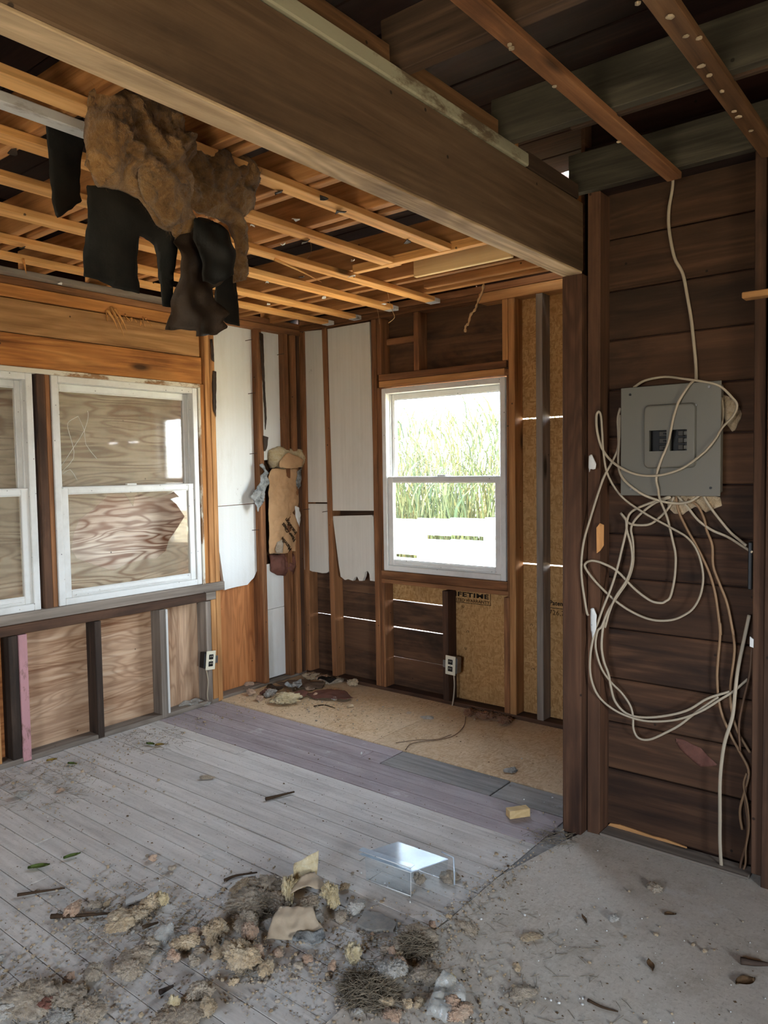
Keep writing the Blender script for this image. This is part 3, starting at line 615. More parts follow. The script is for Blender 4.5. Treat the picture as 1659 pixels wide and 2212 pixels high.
# ---------------------------------------------------------------- windows
def cut(o, boxes):
    """cut rectangular openings out of a mesh for good"""
    for b in boxes:
        c = box('cutter', *b, None, bev=0); md = o.modifiers.new('b', 'BOOLEAN'); md.object = c; md.operation = 'DIFFERENCE'; md.solver = 'EXACT'
        bpy.context.view_layer.update()
        me = bpy.data.meshes.new_from_object(o.evaluated_get(bpy.context.evaluated_depsgraph_get()))
        o.modifiers.clear(); o.data = me; bpy.data.objects.remove(c)
    return o
def window(name, side, u0, u1, z0, z1, label, panes=(GLASS, GLASS), broken=False):
    mid = (z0+z1)/2
    def wb_(n, a, b, d0, d1, c0, c1, mat, par, bev=.003):
        return box(n, a, b, d0, d1, c0, c1, mat, par, bev) if side == 'back' else box(n, -d1, -d0, a, b, c0, c1, mat, par, bev)
    r = empty(name, ((u0+u1)/2, .04, z0) if side == 'back' else (-.04, (u0+u1)/2, z0), label, 'window', kind='structure')
    t = .034
    for a, b, c0, c1 in ((u0, u0+t, z0, z1), (u1-t, u1, z0, z1), (u0+t, u1-t, z1-t, z1), (u0+t, u1-t, z0, z0+t)):
        wb_('frame', a, b, -.004, .086, c0, c1, VINYL, r)
        # inner stop of the track
    for a, b in ((u0+t, u0+t+.008), (u1-t-.008, u1-t)): wb_('track', a, b, .034, .044, z0+t, z1-t, VINYL, r, .001)
    for nm, d0, d1, c0, c1, st, g, k in (('upper_sash', .046, .072, mid-.018, z1-t, .032, panes[0], 0), ('lower_sash', .006, .033, z0+t, mid+.022, .040, panes[1], 1)):
        s = wb_(nm, u0+t, u0+t+st, d0, d1, c0, c1, VINYL, r)
        wb_('stile', u1-t-st, u1-t, d0, d1, c0, c1, VINYL, s); wb_('rail', u0+t+st, u1-t-st, d0, d1, c1-.036, c1, VINYL, s); wb_('rail', u0+t+st, u1-t-st, d0, d1, c0, c0+.036, VINYL, s)
        for zz in (c0+.036, c1-.040): wb_('glazing_bead', u0+t+st, u1-t-st, d0+.004, d0+.010, zz, zz+.004, VINYL, s, .0005)
        dm = (d0+d1)/2
        if not (broken and k): wb_('pane', u0+t+st, u1-t-st, dm-.002, dm+.002, c0+.036, c1-.036, g, s, 0)
        else: WINB.append((s, u0+t+st, u1-t-st, c0+.036, c1-.036, -dm))
        if k == 1:
            um = (u0+u1)/2
            wb_('latch', um-.03, um+.03, .008, .03, c1, c1+.010, VINYL, s, .002); wb_('lift_rail', u0+t+.01, u1-t-.01, -.002, .008, c1-.008, c1-.002, VINYL, s, .001)
            wb_('lift_rail', u0+t+.06, u1-t-.06, -.004, .008, c0+.010, c0+.016, VINYL, s, .001)
    return r
WINB = []
window('window_1', 'left', -2.76, -1.864, .745, 1.918, 'white sash window partly in view, grey dusty panes, boarded outside', (GLASSD, GLASSD))
w2 = window('window_2', 'left', -1.768, -.871, .745, 1.918, 'white sash window with a smashed lower pane and plywood behind', (GLASSD, GLASSD), True)
w3 = window('window_3', 'back', .712, 1.590, .782, 1.922, 'bright white sash window looking out on reeds and white fence')
s, a0, a1, b0, b1, xx = WINB[0]
hole = [(-0.020,-1.634,1.181),(-0.020,-1.547,1.234),(-0.020,-1.462,1.306),(-0.020,-1.410,1.332),(-0.020,-1.358,1.303),(-0.020,-1.312,1.236),(-0.020,-1.300,1.292),(-0.020,-1.270,1.317),(-0.020,-1.230,1.289),(-0.020,-1.159,1.276),(-0.020,-1.096,1.289),(-0.020,-1.041,1.317),(-0.020,-1.004,1.276),(-0.020,-1.064,1.267),(-0.020,-1.022,1.231),(-0.020,-0.970,1.159),(-0.020,-1.027,1.089),(-0.020,-1.084,1.029),(-0.020,-1.107,0.968),(-0.020,-1.172,0.929),(-0.020,-1.233,0.935),(-0.020,-1.373,0.915),(-0.020,-1.450,0.889),(-0.020,-1.559,0.935),(-0.020,-1.655,0.978),(-0.020,-1.687,1.030),(-0.020,-1.667,1.110)]
hole = [(max(a0+.01, min(a1-.01, p[1])), max(b0+.01, min(b1-.01, p[2]))) for p in hole]
ring = [(a0, b0), (a0, (b0+b1)/2)]
i0 = min(range(len(hole)), key=lambda i: hole[i][0]); H = hole[i0:]+hole[:i0]+[hole[i0]]
ar = sum(H[i-1][0]*H[i][1]-H[i][0]*H[i-1][1] for i in range(len(H)))
if ar < 0: H = H[::-1]
# outer runs clockwise here (a0,b0)->(a0,b1)->(a1,b1)->(a1,b0); the hole runs the other way
pts = [(a0, (b0+b1)/2)]+[(h[0], h[1]) for h in H]+[(a0, (b0+b1)/2+.0008), (a0, b1), (a1, b1), (a1, b0), (a0, b0)]
prism('broken_pane', [(xx, y, z) for y, z in pts], (1, 0, 0), .003, GLASSD, s)
for q in ([(-0.018,-1.291,1.322),(-0.018,-1.257,1.295),(-0.018,-1.277,1.287)], [(-0.018,-1.071,1.265),(-0.018,-1.017,1.277),(-0.018,-1.045,1.246)], [(-0.016,-0.963,1.103),(-0.016,-0.936,1.083),(-0.016,-0.959,1.061)]): prism('shard', q, (1, 0, 0), .003, GLASS, s)
up = [o for o in w2.children if o.name.startswith('upper_sash')][0]
for q in ([(-0.054,-1.698,1.464),(-0.054,-1.630,1.557),(-0.054,-1.565,1.649),(-0.054,-1.540,1.724),(-0.054,-1.543,1.753)], [(-0.054,-1.695,1.435),(-0.054,-1.632,1.500),(-0.054,-1.634,1.574),(-0.054,-1.658,1.662),(-0.054,-1.646,1.695),(-0.054,-1.597,1.722)], [(-0.054,-1.597,1.722),(-0.054,-1.565,1.649),(-0.054,-1.559,1.575),(-0.054,-1.499,1.500)], [(-0.054,-1.695,1.419),(-0.054,-1.652,1.443),(-0.054,-1.615,1.385)]):
    tube('crack', q, .0011, VINYL, up, seg=5, n=2)

# ---------------------------------------------------------------- foam boards
def foamb(px, nrm, mat, label, th=.022):
    return tag(prism('foam_board', px, nrm, -th, mat), label, 'foam board')
foamb([(-.05, -.732, 1.206), (-.05, -.60, 1.208), (-.05, -.388, 1.212), (-.05, -.388, 2.333), (-.05, -.732, 2.333)], (1, 0, 0), FOAM, 'tall white foam board beside the smashed window, upper piece')
low = [(-0.050,-0.658,0.674),(-0.050,-0.638,0.678),(-0.050,-0.604,0.681),(-0.050,-0.561,0.683),(-0.050,-0.514,0.684),(-0.050,-0.470,0.685),(-0.050,-0.442,0.707),(-0.050,-0.414,0.724),(-0.050,-0.400,0.747),(-0.050,-0.380,0.766)]
foamb([(-.05, -.732, 1.202)]+[(-.05, max(-.732, min(-.388, p[1])), p[2]) for p in low]+[(-.05, -.388, 1.207)], (1, 0, 0), FOAM, 'bluish white foam board with torn bottom edge above bare plywood')
foamb([(-.05, -.343, 1.49), (-.05, -.149, 1.50), (-.05, -.149, 2.333), (-.05, -.343, 2.333)], (1, 0, 0), FOAM, 'narrow white foam board above the crumpled batt in the corner')
foamb([(-.05, -.343, .03), (-.05, -.149, .03), (-.05, -.149, .495), (-.05, -.343, .490)], (1, 0, 0), FOAM, 'narrow white foam board standing on the floor beneath the batt, lower piece')
foamb([(-.05, -.343, .493), (-.05, -.149, .498), (-.05, -.149, .80), (-.05, -.343, .80)], (1, 0, 0), FOAM, 'small white foam board just under the red-brown end of the batt')
foamb([(0.003,0.012,2.364),(0.214,0.012,2.353),(0.235,0.012,1.205),(-0.004,0.012,1.202)], (0, -1, 0), FOAMB, 'narrow greyish foam board in the corner with brown stains near its top')
foamb([(-0.004,0.012,1.190),(0.237,0.012,1.194),(0.238,0.012,1.033),(0.231,0.012,0.880),(0.222,0.012,0.828),(0.224,0.012,0.736),(0.199,0.012,0.724),(0.162,0.012,0.720),(0.118,0.012,0.723),(0.068,0.012,0.724),(0.037,0.012,0.732),(-0.008,0.012,0.732)], (0, -1, 0), FOAMB, 'narrow foam board with ragged bottom, below the stained one')
foamb([(0.251,0.012,2.352),(0.613,0.012,2.352),(0.630,0.012,1.157),(0.265,0.012,1.149)], (0, -1, 0), FOAMB, 'wide greyish foam board to the left of the bright window')
foamb([(0.266,0.012,1.112),(0.608,0.012,1.128),(0.620,0.012,1.117),(0.636,0.012,0.702),(0.584,0.012,0.703),(0.578,0.012,0.746),(0.564,0.012,0.765),(0.543,0.012,0.755),(0.536,0.012,0.725),(0.520,0.012,0.696),(0.491,0.012,0.694),(0.472,0.012,0.722),(0.452,0.012,0.713),(0.438,0.012,0.690),(0.392,0.012,0.698),(0.367,0.012,0.689),(0.329,0.012,0.709),(0.314,0.012,0.783)], (0, -1, 0), FOAMB, 'tapering foam board with broken bottom under a dark gap')
for px, py, side in ((268,184,'x'),(276,466,'x'),(285,786,'x'),(300,1192,'x'),(430,259,'x'),(445,603,'x'),(470,1493,'x'),(474,1763,'x'),(572,1080,'y'),(672,1094,'y')): pass
nz = [(-0.030,-0.430,2.258),(-0.030,-0.418,1.921),(-0.030,-0.417,1.534),(-0.030,-0.413,1.038),(-0.030,-0.155,2.198),(-0.030,-0.142,1.768),(-0.030,-0.136,0.630),(-0.030,-0.140,0.280)]
for p in nz: cyl('nail', p, (1, .35, .1), .0022, .06, RUST, wl, 8)
for p in [(0.044,-0.010,1.154),(0.223,-0.010,1.143)]: cyl('nail', p, (.3, 1, .1), .0022, .05, RUST, wb, 8)
# dark paper remnants along the studs
for q in ([(0.006,-0.763,2.217),(0.006,-0.745,2.225),(0.006,-0.739,2.085),(0.006,-0.758,2.094)], [(0.006,-0.749,2.033),(0.006,-0.724,2.027),(0.006,-0.736,1.755),(0.006,-0.755,1.789),(0.006,-0.758,1.947)], [(0.006,-0.371,2.314),(0.006,-0.335,2.306),(0.006,-0.333,2.138),(0.006,-0.328,1.908),(0.006,-0.320,1.762),(0.006,-0.339,1.664),(0.006,-0.343,1.810),(0.006,-0.349,1.979)], [(0.006,-0.356,1.651),(0.006,-0.310,1.640),(0.006,-0.326,1.566),(0.006,-0.351,1.541)]):
    puffy('paper_remnant', q, (0, 1, 0), (0, 0, 1), (1, 0, 0), .004, .008, .003, TARB, wl, seed=len(q))

# ---------------------------------------------------------------- crumpled batt in the corner
ib = empty('insulation_batt', (-.03, -.24, .72), 'crumpled kraft faced batt slumped between corner studs, printed upside down', 'insulation')
puffy('batt_core', [(-0.088,-0.228,1.378),(-0.088,-0.184,1.441),(-0.088,0.045,1.434),(-0.088,0.054,1.307),(-0.088,0.039,1.026),(-0.088,0.041,0.855),(-0.088,-0.115,0.851),(-0.088,-0.238,0.863),(-0.088,-0.238,1.090)], (0, 1, 0), (0, 0, 1), (1, 0, 0), .05, .014, .008, FGT, ib, seed=2)
kf = puffy('kraft_facing', [(-0.004,-0.309,1.379),(-0.004,-0.291,1.418),(-0.004,-0.274,1.431),(-0.004,-0.226,1.440),(-0.004,-0.177,1.430),(-0.004,-0.045,1.434),(-0.004,-0.040,1.338),(-0.004,-0.038,1.250),(-0.004,-0.041,1.182),(-0.004,-0.099,1.134),(-0.004,-0.061,1.104),(-0.004,-0.038,1.025),(-0.004,-0.041,0.877),(-0.004,-0.062,0.867),(-0.004,-0.107,0.873),(-0.004,-0.145,0.864),(-0.004,-0.188,0.862),(-0.004,-0.267,0.875),(-0.004,-0.316,0.873),(-0.004,-0.318,1.053),(-0.004,-0.309,1.229)], (0, 1, 0), (0, 0, 1), (1, 0, 0), .004, .006, .006, KRAFT, ib, seed=4, wr=.013, wsc=10, nsc=20)
puffy('fibre_top', [(-0.050,-0.272,1.507),(-0.050,-0.267,1.543),(-0.050,-0.258,1.561),(-0.050,-0.227,1.570),(-0.050,-0.178,1.585),(-0.050,-0.147,1.580),(-0.050,-0.073,1.571),(-0.050,-0.015,1.578),(-0.050,0.024,1.578),(-0.050,0.070,1.560),(-0.050,0.097,1.541),(-0.050,0.087,1.480),(-0.050,0.073,1.447),(-0.050,-0.006,1.429),(-0.050,-0.134,1.422),(-0.050,-0.207,1.449),(-0.050,-0.248,1.436),(-0.050,-0.272,1.476)], (0, 1, 0), (0, 0, 1), (1, 0, 0), .085, .009, .022, FGY, ib, seed=5, nsc=14, edge=.03)
fuzzy([o for o in ib.children if o.name.startswith('fibre_top')][0], 260, .012, 1)
puffy('kraft_fold', [(0.030,-0.245,1.479),(0.030,-0.208,1.506),(0.030,-0.157,1.542),(0.030,-0.083,1.520),(0.030,-0.020,1.493),(0.030,-0.027,1.452),(0.030,-0.085,1.436),(0.030,-0.185,1.435),(0.030,-0.240,1.444)], (0, 1, 0), (0, 0, 1), (1, 0, 0), .012, .008, .006, KRAFT, ib, seed=9, wr=.015)
puffy('torn_foil', [(0.020,-0.408,1.462),(0.020,-0.376,1.470),(0.020,-0.355,1.440),(0.020,-0.327,1.410),(0.020,-0.332,1.353),(0.020,-0.348,1.319),(0.020,-0.367,1.249),(0.020,-0.397,1.207),(0.020,-0.428,1.157),(0.020,-0.444,1.183),(0.020,-0.478,1.258),(0.020,-0.451,1.300),(0.020,-0.422,1.329),(0.020,-0.398,1.380),(0.020,-0.378,1.419)], (0, 1, 0), (0, 0, 1), (1, .2, 0), .005, .006, .010, FOIL, ib, seed=6, wr=.02, wsc=22)
puffy('torn_foil', [(0.010,-0.059,1.411),(0.010,-0.013,1.436),(0.010,-0.022,1.356),(0.010,-0.025,1.319),(0.010,-0.057,1.290),(0.010,-0.067,1.338)], (0, 1, 0), (0, 0, 1), (1, 0, 0), .004, .006, .008, FOIL, ib, seed=7, wr=.012, wsc=22)
puffy('paper_scrap', [(0.012,-0.088,1.182),(0.012,-0.056,1.169),(0.012,-0.035,1.117),(0.012,-0.038,1.081),(0.012,-0.054,1.036),(0.012,-0.071,1.073),(0.012,-0.086,1.120)], (0, 1, 0), (0, 0, 1), (1, 0, 0), .004, .006, .006, VINYL, ib, seed=8, wr=.01, wsc=20)
puffy('fibre_tuft', [(0.006,-0.276,0.899),(0.006,-0.257,0.947),(0.006,-0.213,0.961),(0.006,-0.202,0.928),(0.006,-0.210,0.871),(0.006,-0.265,0.876)], (0, 1, 0), (0, 0, 1), (1, 0, 0), .02, .006, .008, FGG, ib, seed=3)
puffy('red_brown_fold', [(-0.045,-0.277,0.864),(-0.045,-0.211,0.854),(-0.045,-0.155,0.862),(-0.045,-0.067,0.854),(-0.045,-0.041,0.828),(-0.045,-0.039,0.753),(-0.045,-0.078,0.707),(-0.045,-0.110,0.694),(-0.045,-0.160,0.707),(-0.045,-0.216,0.718),(-0.045,-0.272,0.750)], (0, 1, 0), (0, 0, 1), (1, 0, 0), .05, .007, .018, REDP, ib, seed=12, nsc=22, wr=.012, wsc=18)
q0, q1 = [(0.018,-0.095,0.872),(0.018,-0.192,0.980)]
ang = math.atan2(q1[2]-q0[2], q1[1]-q0[1])
def onwall(a): return (Matrix(((0, 0, 1), (1, 0, 0), (0, 1, 0))).to_4x4() @ Matrix.Rotation(a, 4, 'Z')).to_euler()
dw = Vector((0, q1[1]-q0[1], q1[2]-q0[2])).normalized()
for t, p in (('Manville', [(0.028,-0.202,0.981)][0]), ('Fiber Glass', [(0.030,-0.189,1.075)][0]), ('Insulation', [(0.030,-0.161,1.104)][0])):
    L = lettering('lettering', t, .040, p, onwall(ang), INK, kf, .95, bold=.0008)
    p = Vector(p)-dw*max(v.co.x for v in L.data.vertices); L.location = p-WL[kf]
    # drape the print on the paper
    kw = [(kf.matrix_world if False else WL[kf])+v.co for v in kf.data.vertices]
    mw = Matrix.LocRotScale(Vector(p), L.rotation_euler, None); mi = mw.inverted(); keep = []
    bm = bmesh.new(); bm.from_mesh(L.data)
    bmesh.ops.triangulate(bm, faces=bm.faces); bad = []
    for v in bm.verts:
        w = mw @ v.co; near = min(kw, key=lambda k: (k.y-w.y)**2+(k.z-w.z)**2-(k.x*.0001))
        loc3 = [k for k in kw if (k.y-w.y)**2+(k.z-w.z)**2 < .00012]
        if not loc3: bad.append(v); continue
        w.x = max(k.x for k in loc3)+.0015+(v.co.z > 0)*.0006; v.co = mi @ w
    bmesh.ops.delete(bm, geom=bad, context='VERTS'); bm.to_mesh(L.data); bm.free()

# ---------------------------------------------------------------- torn batt hanging from the ceiling strips
hb_ = empty('hanging_insulation', (1.8, -2.3, 2.36), 'torn brown insulation batt with black paper hanging below ceiling strips', 'insulation')
UY, UZ, NX = (0, 1, 0), (0, 0, 1), (1, 0, 0)
puffy('fibreglass', [(1.885,-2.639,2.364),(1.885,-2.634,2.382),(1.885,-2.621,2.399),(1.885,-2.574,2.428),(1.885,-2.495,2.440),(1.885,-2.367,2.433),(1.885,-2.345,2.411),(1.885,-2.355,2.378),(1.885,-2.328,2.386),(1.885,-2.318,2.382),(1.885,-2.320,2.360),(1.885,-2.306,2.334),(1.885,-2.338,2.291),(1.885,-2.341,2.267),(1.885,-2.328,2.241),(1.885,-2.335,2.175),(1.885,-2.308,2.148),(1.885,-2.314,2.105),(1.885,-2.350,2.093),(1.885,-2.353,2.074),(1.885,-2.380,2.066),(1.885,-2.397,2.093),(1.885,-2.415,2.091),(1.885,-2.445,2.097),(1.885,-2.465,2.121),(1.885,-2.477,2.139),(1.885,-2.498,2.155),(1.885,-2.530,2.161),(1.885,-2.561,2.163),(1.885,-2.615,2.156),(1.885,-2.633,2.180),(1.885,-2.651,2.201),(1.885,-2.646,2.272)], UY, UZ, NX, .055, .0075, .046, FG, hb_, seed=21, nsc=15, edge=.03)
puffy('fibreglass', [(1.825,-2.297,2.395),(1.825,-2.178,2.409),(1.825,-2.072,2.418),(1.825,-2.039,2.403),(1.825,-2.023,2.370),(1.825,-2.009,2.361),(1.825,-2.036,2.294),(1.825,-2.035,2.261),(1.825,-2.078,2.225),(1.825,-2.069,2.152),(1.825,-2.076,2.100),(1.825,-2.067,2.060),(1.825,-2.073,2.029),(1.825,-2.128,2.011),(1.825,-2.114,2.134),(1.825,-2.133,2.187),(1.825,-2.185,2.195),(1.825,-2.256,2.193),(1.825,-2.303,2.208)], UY, UZ, NX, .05, .0075, .042, FG, hb_, seed=22, nsc=16, edge=.03)
puffy('fibreglass', [(1.920,-2.517,2.242),(1.920,-2.485,2.245),(1.920,-2.443,2.244),(1.920,-2.408,2.232),(1.920,-2.363,2.245),(1.920,-2.356,2.188),(1.920,-2.363,2.127),(1.920,-2.404,2.103),(1.920,-2.448,2.085),(1.920,-2.472,2.122),(1.920,-2.505,2.142),(1.920,-2.522,2.179)], UY, UZ, NX, .05, .0075, .03, FG, hb_, seed=23, nsc=16, edge=.025)
puffy('black_facing', [(1.875,-2.643,2.153),(1.875,-2.609,2.162),(1.875,-2.539,2.171),(1.875,-2.482,2.169),(1.875,-2.437,2.126),(1.875,-2.376,2.111),(1.875,-2.370,2.075),(1.875,-2.374,2.030),(1.875,-2.379,1.954),(1.875,-2.384,1.890),(1.875,-2.417,1.888),(1.875,-2.420,1.947),(1.875,-2.429,1.982),(1.875,-2.434,2.021),(1.875,-2.447,2.046),(1.875,-2.461,2.055),(1.875,-2.498,2.058),(1.875,-2.501,2.004),(1.875,-2.497,1.961),(1.875,-2.490,1.938),(1.875,-2.494,1.909),(1.875,-2.565,1.910),(1.875,-2.626,1.923),(1.875,-2.662,1.923),(1.875,-2.656,1.989),(1.875,-2.650,2.040)], UY, UZ, NX, .003, .010, .003, TAR, hb_, seed=24, wr=.022, wsc=5)
puffy('black_facing', [(1.920,-2.406,2.059),(1.920,-2.378,2.087),(1.920,-2.341,2.103),(1.920,-2.330,2.143),(1.920,-2.263,2.152),(1.920,-2.219,2.131),(1.920,-2.196,2.078),(1.920,-2.206,2.005),(1.920,-2.245,1.969),(1.920,-2.264,1.959),(1.920,-2.271,1.927),(1.920,-2.256,1.914),(1.920,-2.216,1.889),(1.920,-2.253,1.864),(1.920,-2.228,1.848),(1.920,-2.260,1.824),(1.920,-2.304,1.815),(1.920,-2.347,1.805),(1.920,-2.350,1.820),(1.920,-2.388,1.821),(1.920,-2.429,1.817),(1.920,-2.419,1.866),(1.920,-2.411,1.919),(1.920,-2.407,1.978)], UY, UZ, NX, .004, .009, .004, TARB, hb_, seed=25, wr=.045, wsc=8)
puffy('black_facing', [(1.835,-2.205,1.991),(1.835,-2.136,2.045),(1.835,-2.113,2.008),(1.835,-2.107,1.947),(1.835,-2.108,1.879),(1.835,-2.168,1.879),(1.835,-2.203,1.911)], UY, UZ, NX, .003, .010, .003, TAR, hb_, seed=26, wr=.015, wsc=5)
puffy('black_facing', [(1.660,-2.626,2.395),(1.660,-2.521,2.427),(1.660,-2.510,2.394),(1.660,-2.525,2.315),(1.660,-2.529,2.225),(1.660,-2.525,2.196),(1.660,-2.560,2.168),(1.660,-2.592,2.138),(1.660,-2.610,2.129),(1.660,-2.618,2.171),(1.660,-2.618,2.236),(1.660,-2.620,2.286)], UY, UZ, NX, .003, .010, .003, TAR, hb_, seed=27, wr=.02, wsc=5)
puffy('black_facing', [(1.950,-2.354,2.131),(1.950,-2.288,2.139),(1.950,-2.242,2.116),(1.950,-2.221,2.063),(1.950,-2.234,1.995),(1.950,-2.294,1.957),(1.950,-2.341,1.956),(1.950,-2.346,2.022),(1.950,-2.361,2.063)], UY, UZ, NX, .004, .010, .004, TAR, hb_, seed=31, wr=.025, wsc=9)
for k, o in enumerate([o for o in hb_.children if o.name.startswith('fibreglass')]): fuzzy(o, 700, .013, k, FG)
# scraps left on the strips
sc = random.Random(5)
for px, py, w in ((25,325,.05),(50,330,.03),(545,480,.035),(610,525,.04),(665,515,.04),(745,560,.03),(770,505,.03),(45,530,.05),(135,610,.03),(575,607,.04),(705,610,.03),(870,535,.04),(580,655,.03),(830,645,.04),(600,560,.03)):
    pass
for p in [(1.469,-2.628,2.356),(1.489,-1.736,2.356),(1.407,-1.496,2.356),(1.493,-1.454,2.356),(1.458,-1.121,2.356),(1.894,-1.771,2.356),(1.840,-1.628,2.356),(1.805,-1.178,2.356),(0.572,-2.168,2.356),(0.123,-1.765,2.356),(0.889,-1.110,2.356),(1.092,-1.072,2.356),(0.871,-0.681,2.356),(0.526,-0.766,2.356),(1.004,-0.328,2.356),(1.270,-0.911,2.356),(1.667,-1.679,2.356),(1.804,-1.901,2.356)]:
    w = sc.uniform(.012, .03); a = sc.uniform(0, 3)
    q = [(p[0]+w*math.cos(a+k*1.05)*sc.uniform(.5, 1), p[1]+w*.7*math.sin(a+k*1.05)*sc.uniform(.5, 1), p[2]-sc.uniform(.0, .012)) for k in range(6)]
    prism('scrap', q, (0, 0, 1), .003, VINYL if sc.random() < .6 else TARB, ce)
for p in [(3.091,-2.078,2.397),(3.127,-1.984,2.397),(3.131,-1.884,2.397),(3.152,-1.857,2.397),(3.120,-1.726,2.397),(3.122,-1.668,2.397),(3.124,-1.559,2.397),(3.119,-1.418,2.397),(3.120,-1.374,2.397),(3.124,-1.255,2.397),(2.797,-1.437,2.397),(2.799,-1.870,2.397),(2.805,-2.115,2.397),(2.802,-2.098,2.397)]:
    w = sc.uniform(.008, .014); a = sc.uniform(0, 3)
    puffy('scrap', [(p[0]+w*math.cos(a+k*1.05)*sc.uniform(.6, 1), p[1]+w*math.sin(a+k*1.05)*sc.uniform(.6, 1), p[2]) for k in range(6)], (1, 0, 0), (0, 1, 0), (0, 0, -1), .008, .003, .004, FGT, ce, seed=int(w*9999))
for a, b in (([(1.214,-1.362,2.350)][0], [(1.229,-1.081,2.300)][0]), ([(0.480,-2.121,2.330)][0], [(0.519,-2.129,2.260)][0])):
    tube('splinter', [a, (Vector(a)+Vector(b))/2+Vector((0, 0, .004)), b], lambda t: .007*(1.1-t), FUR[1], ce, seg=5, n=3)
def thread(name, pts, label, r=.0018, mat=None, cat='thread', lump=0.):
    o = tube(name, pts, (lambda t: r*(1+lump*abs(math.sin(t*31))+lump*.6*abs(math.sin(t*17+1)))) if lump else r, mat or WEB, seg=5, n=6)
    return tag(o, label, cat)
thread('hanging_thread', [(1.638,-0.300,2.366),(1.628,-0.300,2.324),(1.602,-0.300,2.280),(1.586,-0.300,2.244),(1.558,-0.300,2.221),(1.544,-0.300,2.179),(1.526,-0.300,2.164),(1.523,-0.300,2.134)], 'knotted dusty thread dangling from the ceiling above the bright window', .0022, lump=1.8)
thread('hanging_thread', [(1.092,-0.450,2.518),(1.100,-0.450,2.472),(1.110,-0.450,2.436),(1.128,-0.450,2.365),(1.137,-0.450,2.324),(1.158,-0.450,2.270),(1.169,-0.450,2.235),(1.128,-0.450,2.212)], 'thin thread hanging with a curled end near the strip ends', .0012, lump=.5)
thread('hanging_thread', [(0.985,-0.900,2.581),(0.995,-0.900,2.542),(0.983,-0.900,2.513),(0.937,-0.900,2.479),(0.906,-0.900,2.468)], 'short wispy thread under the second long strip', .0012)
thread('hanging_thread', [(0.807,-0.200,2.488),(0.819,-0.200,2.430),(0.853,-0.200,2.351),(0.864,-0.200,2.275)], 'wispy cobweb thread hanging close to the corner foam boards', .0010)

# splintered plate on the left wall
for a, b in (((.0, -1.42, 2.31), (.03, -1.36, 2.15)), ((.01, -1.40, 2.30), (.035, -1.345, 2.18)), ((.0, -1.44, 2.29), (.03, -1.40, 2.19)), ((.0, -2.22, 2.33), (.03, -2.19, 2.24))):
    tube('splinter', [a, (Vector(a)+Vector(b))/2+Vector((.01, 0, 0)), b], lambda t: .009*(1.05-t), FUR[2], wl, seg=5, n=3)
for k in range(46):
    y = -1.47+.29*random.random(); z = 2.275+random.uniform(-.025, .012); L = random.uniform(.01, .03)
    tube('splinter', [(.003, y, z), (.010, y+random.uniform(-.01, .01), z-L)], .0028, FUR[2], wl, seg=4, n=1) if k < 24 else None

# ---------------------------------------------------------------- electrical box
ep = empty('electrical_panel', (2.80, -.94, 1.31), 'grey enamel breaker box without door on the plank wall', 'electrical panel')
box('housing', 2.648, 2.968, -.984, -.912, 1.322, 1.696, PANELG, ep, .004)
cov = box('cover', 2.632, 2.980, -.990, -.984, 1.311, 1.704, PANELG, ep, .003)
A, B = [(2.719,-0.996,1.636),(2.901,-0.996,1.409)]; C_, D_ = [(2.741,-0.996,1.546),(2.802,-0.996,1.468)]; E_, F_ = [(2.814,-0.996,1.549),(2.872,-0.996,1.469)]
bm = bmesh.new(); rc = .018; ring_ = []
for cx_, cz_, a0_ in ((B[0]-rc, A[2]-rc, 0), (A[0]+rc, A[2]-rc, 90), (A[0]+rc, B[2]+rc, 180), (B[0]-rc, B[2]+rc, 270)):
    for k in range(6): t = math.radians(a0_+k*18); ring_.append((cx_+rc*math.cos(t), cz_+rc*math.sin(t)))
prev = None; mx, mz = (A[0]+B[0])/2, (A[2]+B[2])/2; levels = ((1.0, -.9895), (.985, -.996), (.955, -1.001), (.92, -1.002))
rows = [[bm.verts.new((mx+(x-mx)*f, y, mz+(z-mz)*f)) for x, z in ring_] for f, y in levels]
rows.insert(0, [bm.verts.new((x, -.986, z)) for x, z in ring_])
for r0, r1 in zip(rows, rows[1:]):
    for k in range(len(r0)): bm.faces.new((r0[k], r0[(k+1) % len(r0)], r1[(k+1) % len(r0)], r1[k]))
bm.faces.new(rows[-1]); bm.faces.new(rows[0]); rims = from_bm('raised_panel', bm, PANELG, ep)
zt, zb = C_[2]-.002, D_[2]+.002
for o in (cov, rims): cut(o, [(C_[0], D_[0], -1.05, -.97, zb, zt), (E_[0], F_[0], -1.05, -.97, zb, zt)])
hs_ = [o for o in ep.children if o.name.startswith('housing')][0]
cut(hs_, [(C_[0]-.01, F_[0]+.01, -1.0, -.945, zb-.01, zt+.01)])
box('breaker_bay', C_[0]-.008, F_[0]+.008, -.958, -.950, zb-.008, zt+.008, BLACK, ep, 0)
h3 = (zt-zb)/3
for k in range(3):
    z = zb+h3*k
    b = box('breaker', (C_[0]+D_[0])/2-.004, D_[0]-.002, -.978, -.956, z+.003, z+h3-.003, BREAK, ep, .002); box('toggle', D_[0]-.018, D_[0]-.008, -.984, -.978, z+.010, z+h3-.010, BLACK, b, .001)
    b = box('breaker', E_[0]+.020, F_[0]-.018, -.980, -.956, z+.003, z+h3-.003, BREAK, ep, .002); box('toggle', F_[0]-.016, F_[0]-.004, -.984, -.956, z+.005, z+h3-.006, PANELG, b, .001)
for p in [(2.667,-0.990,1.678),(2.949,-0.990,1.340)]: cyl('screw_hole', p, (0, 1, 0), .0045, .004, BLACK, ep)
for p in [(2.941,-0.991,1.685),(2.672,-0.991,1.335),(2.898,-0.991,1.625)]: cyl('screw', p, (0, 1, 0), .0042, .005, STEEL, ep)
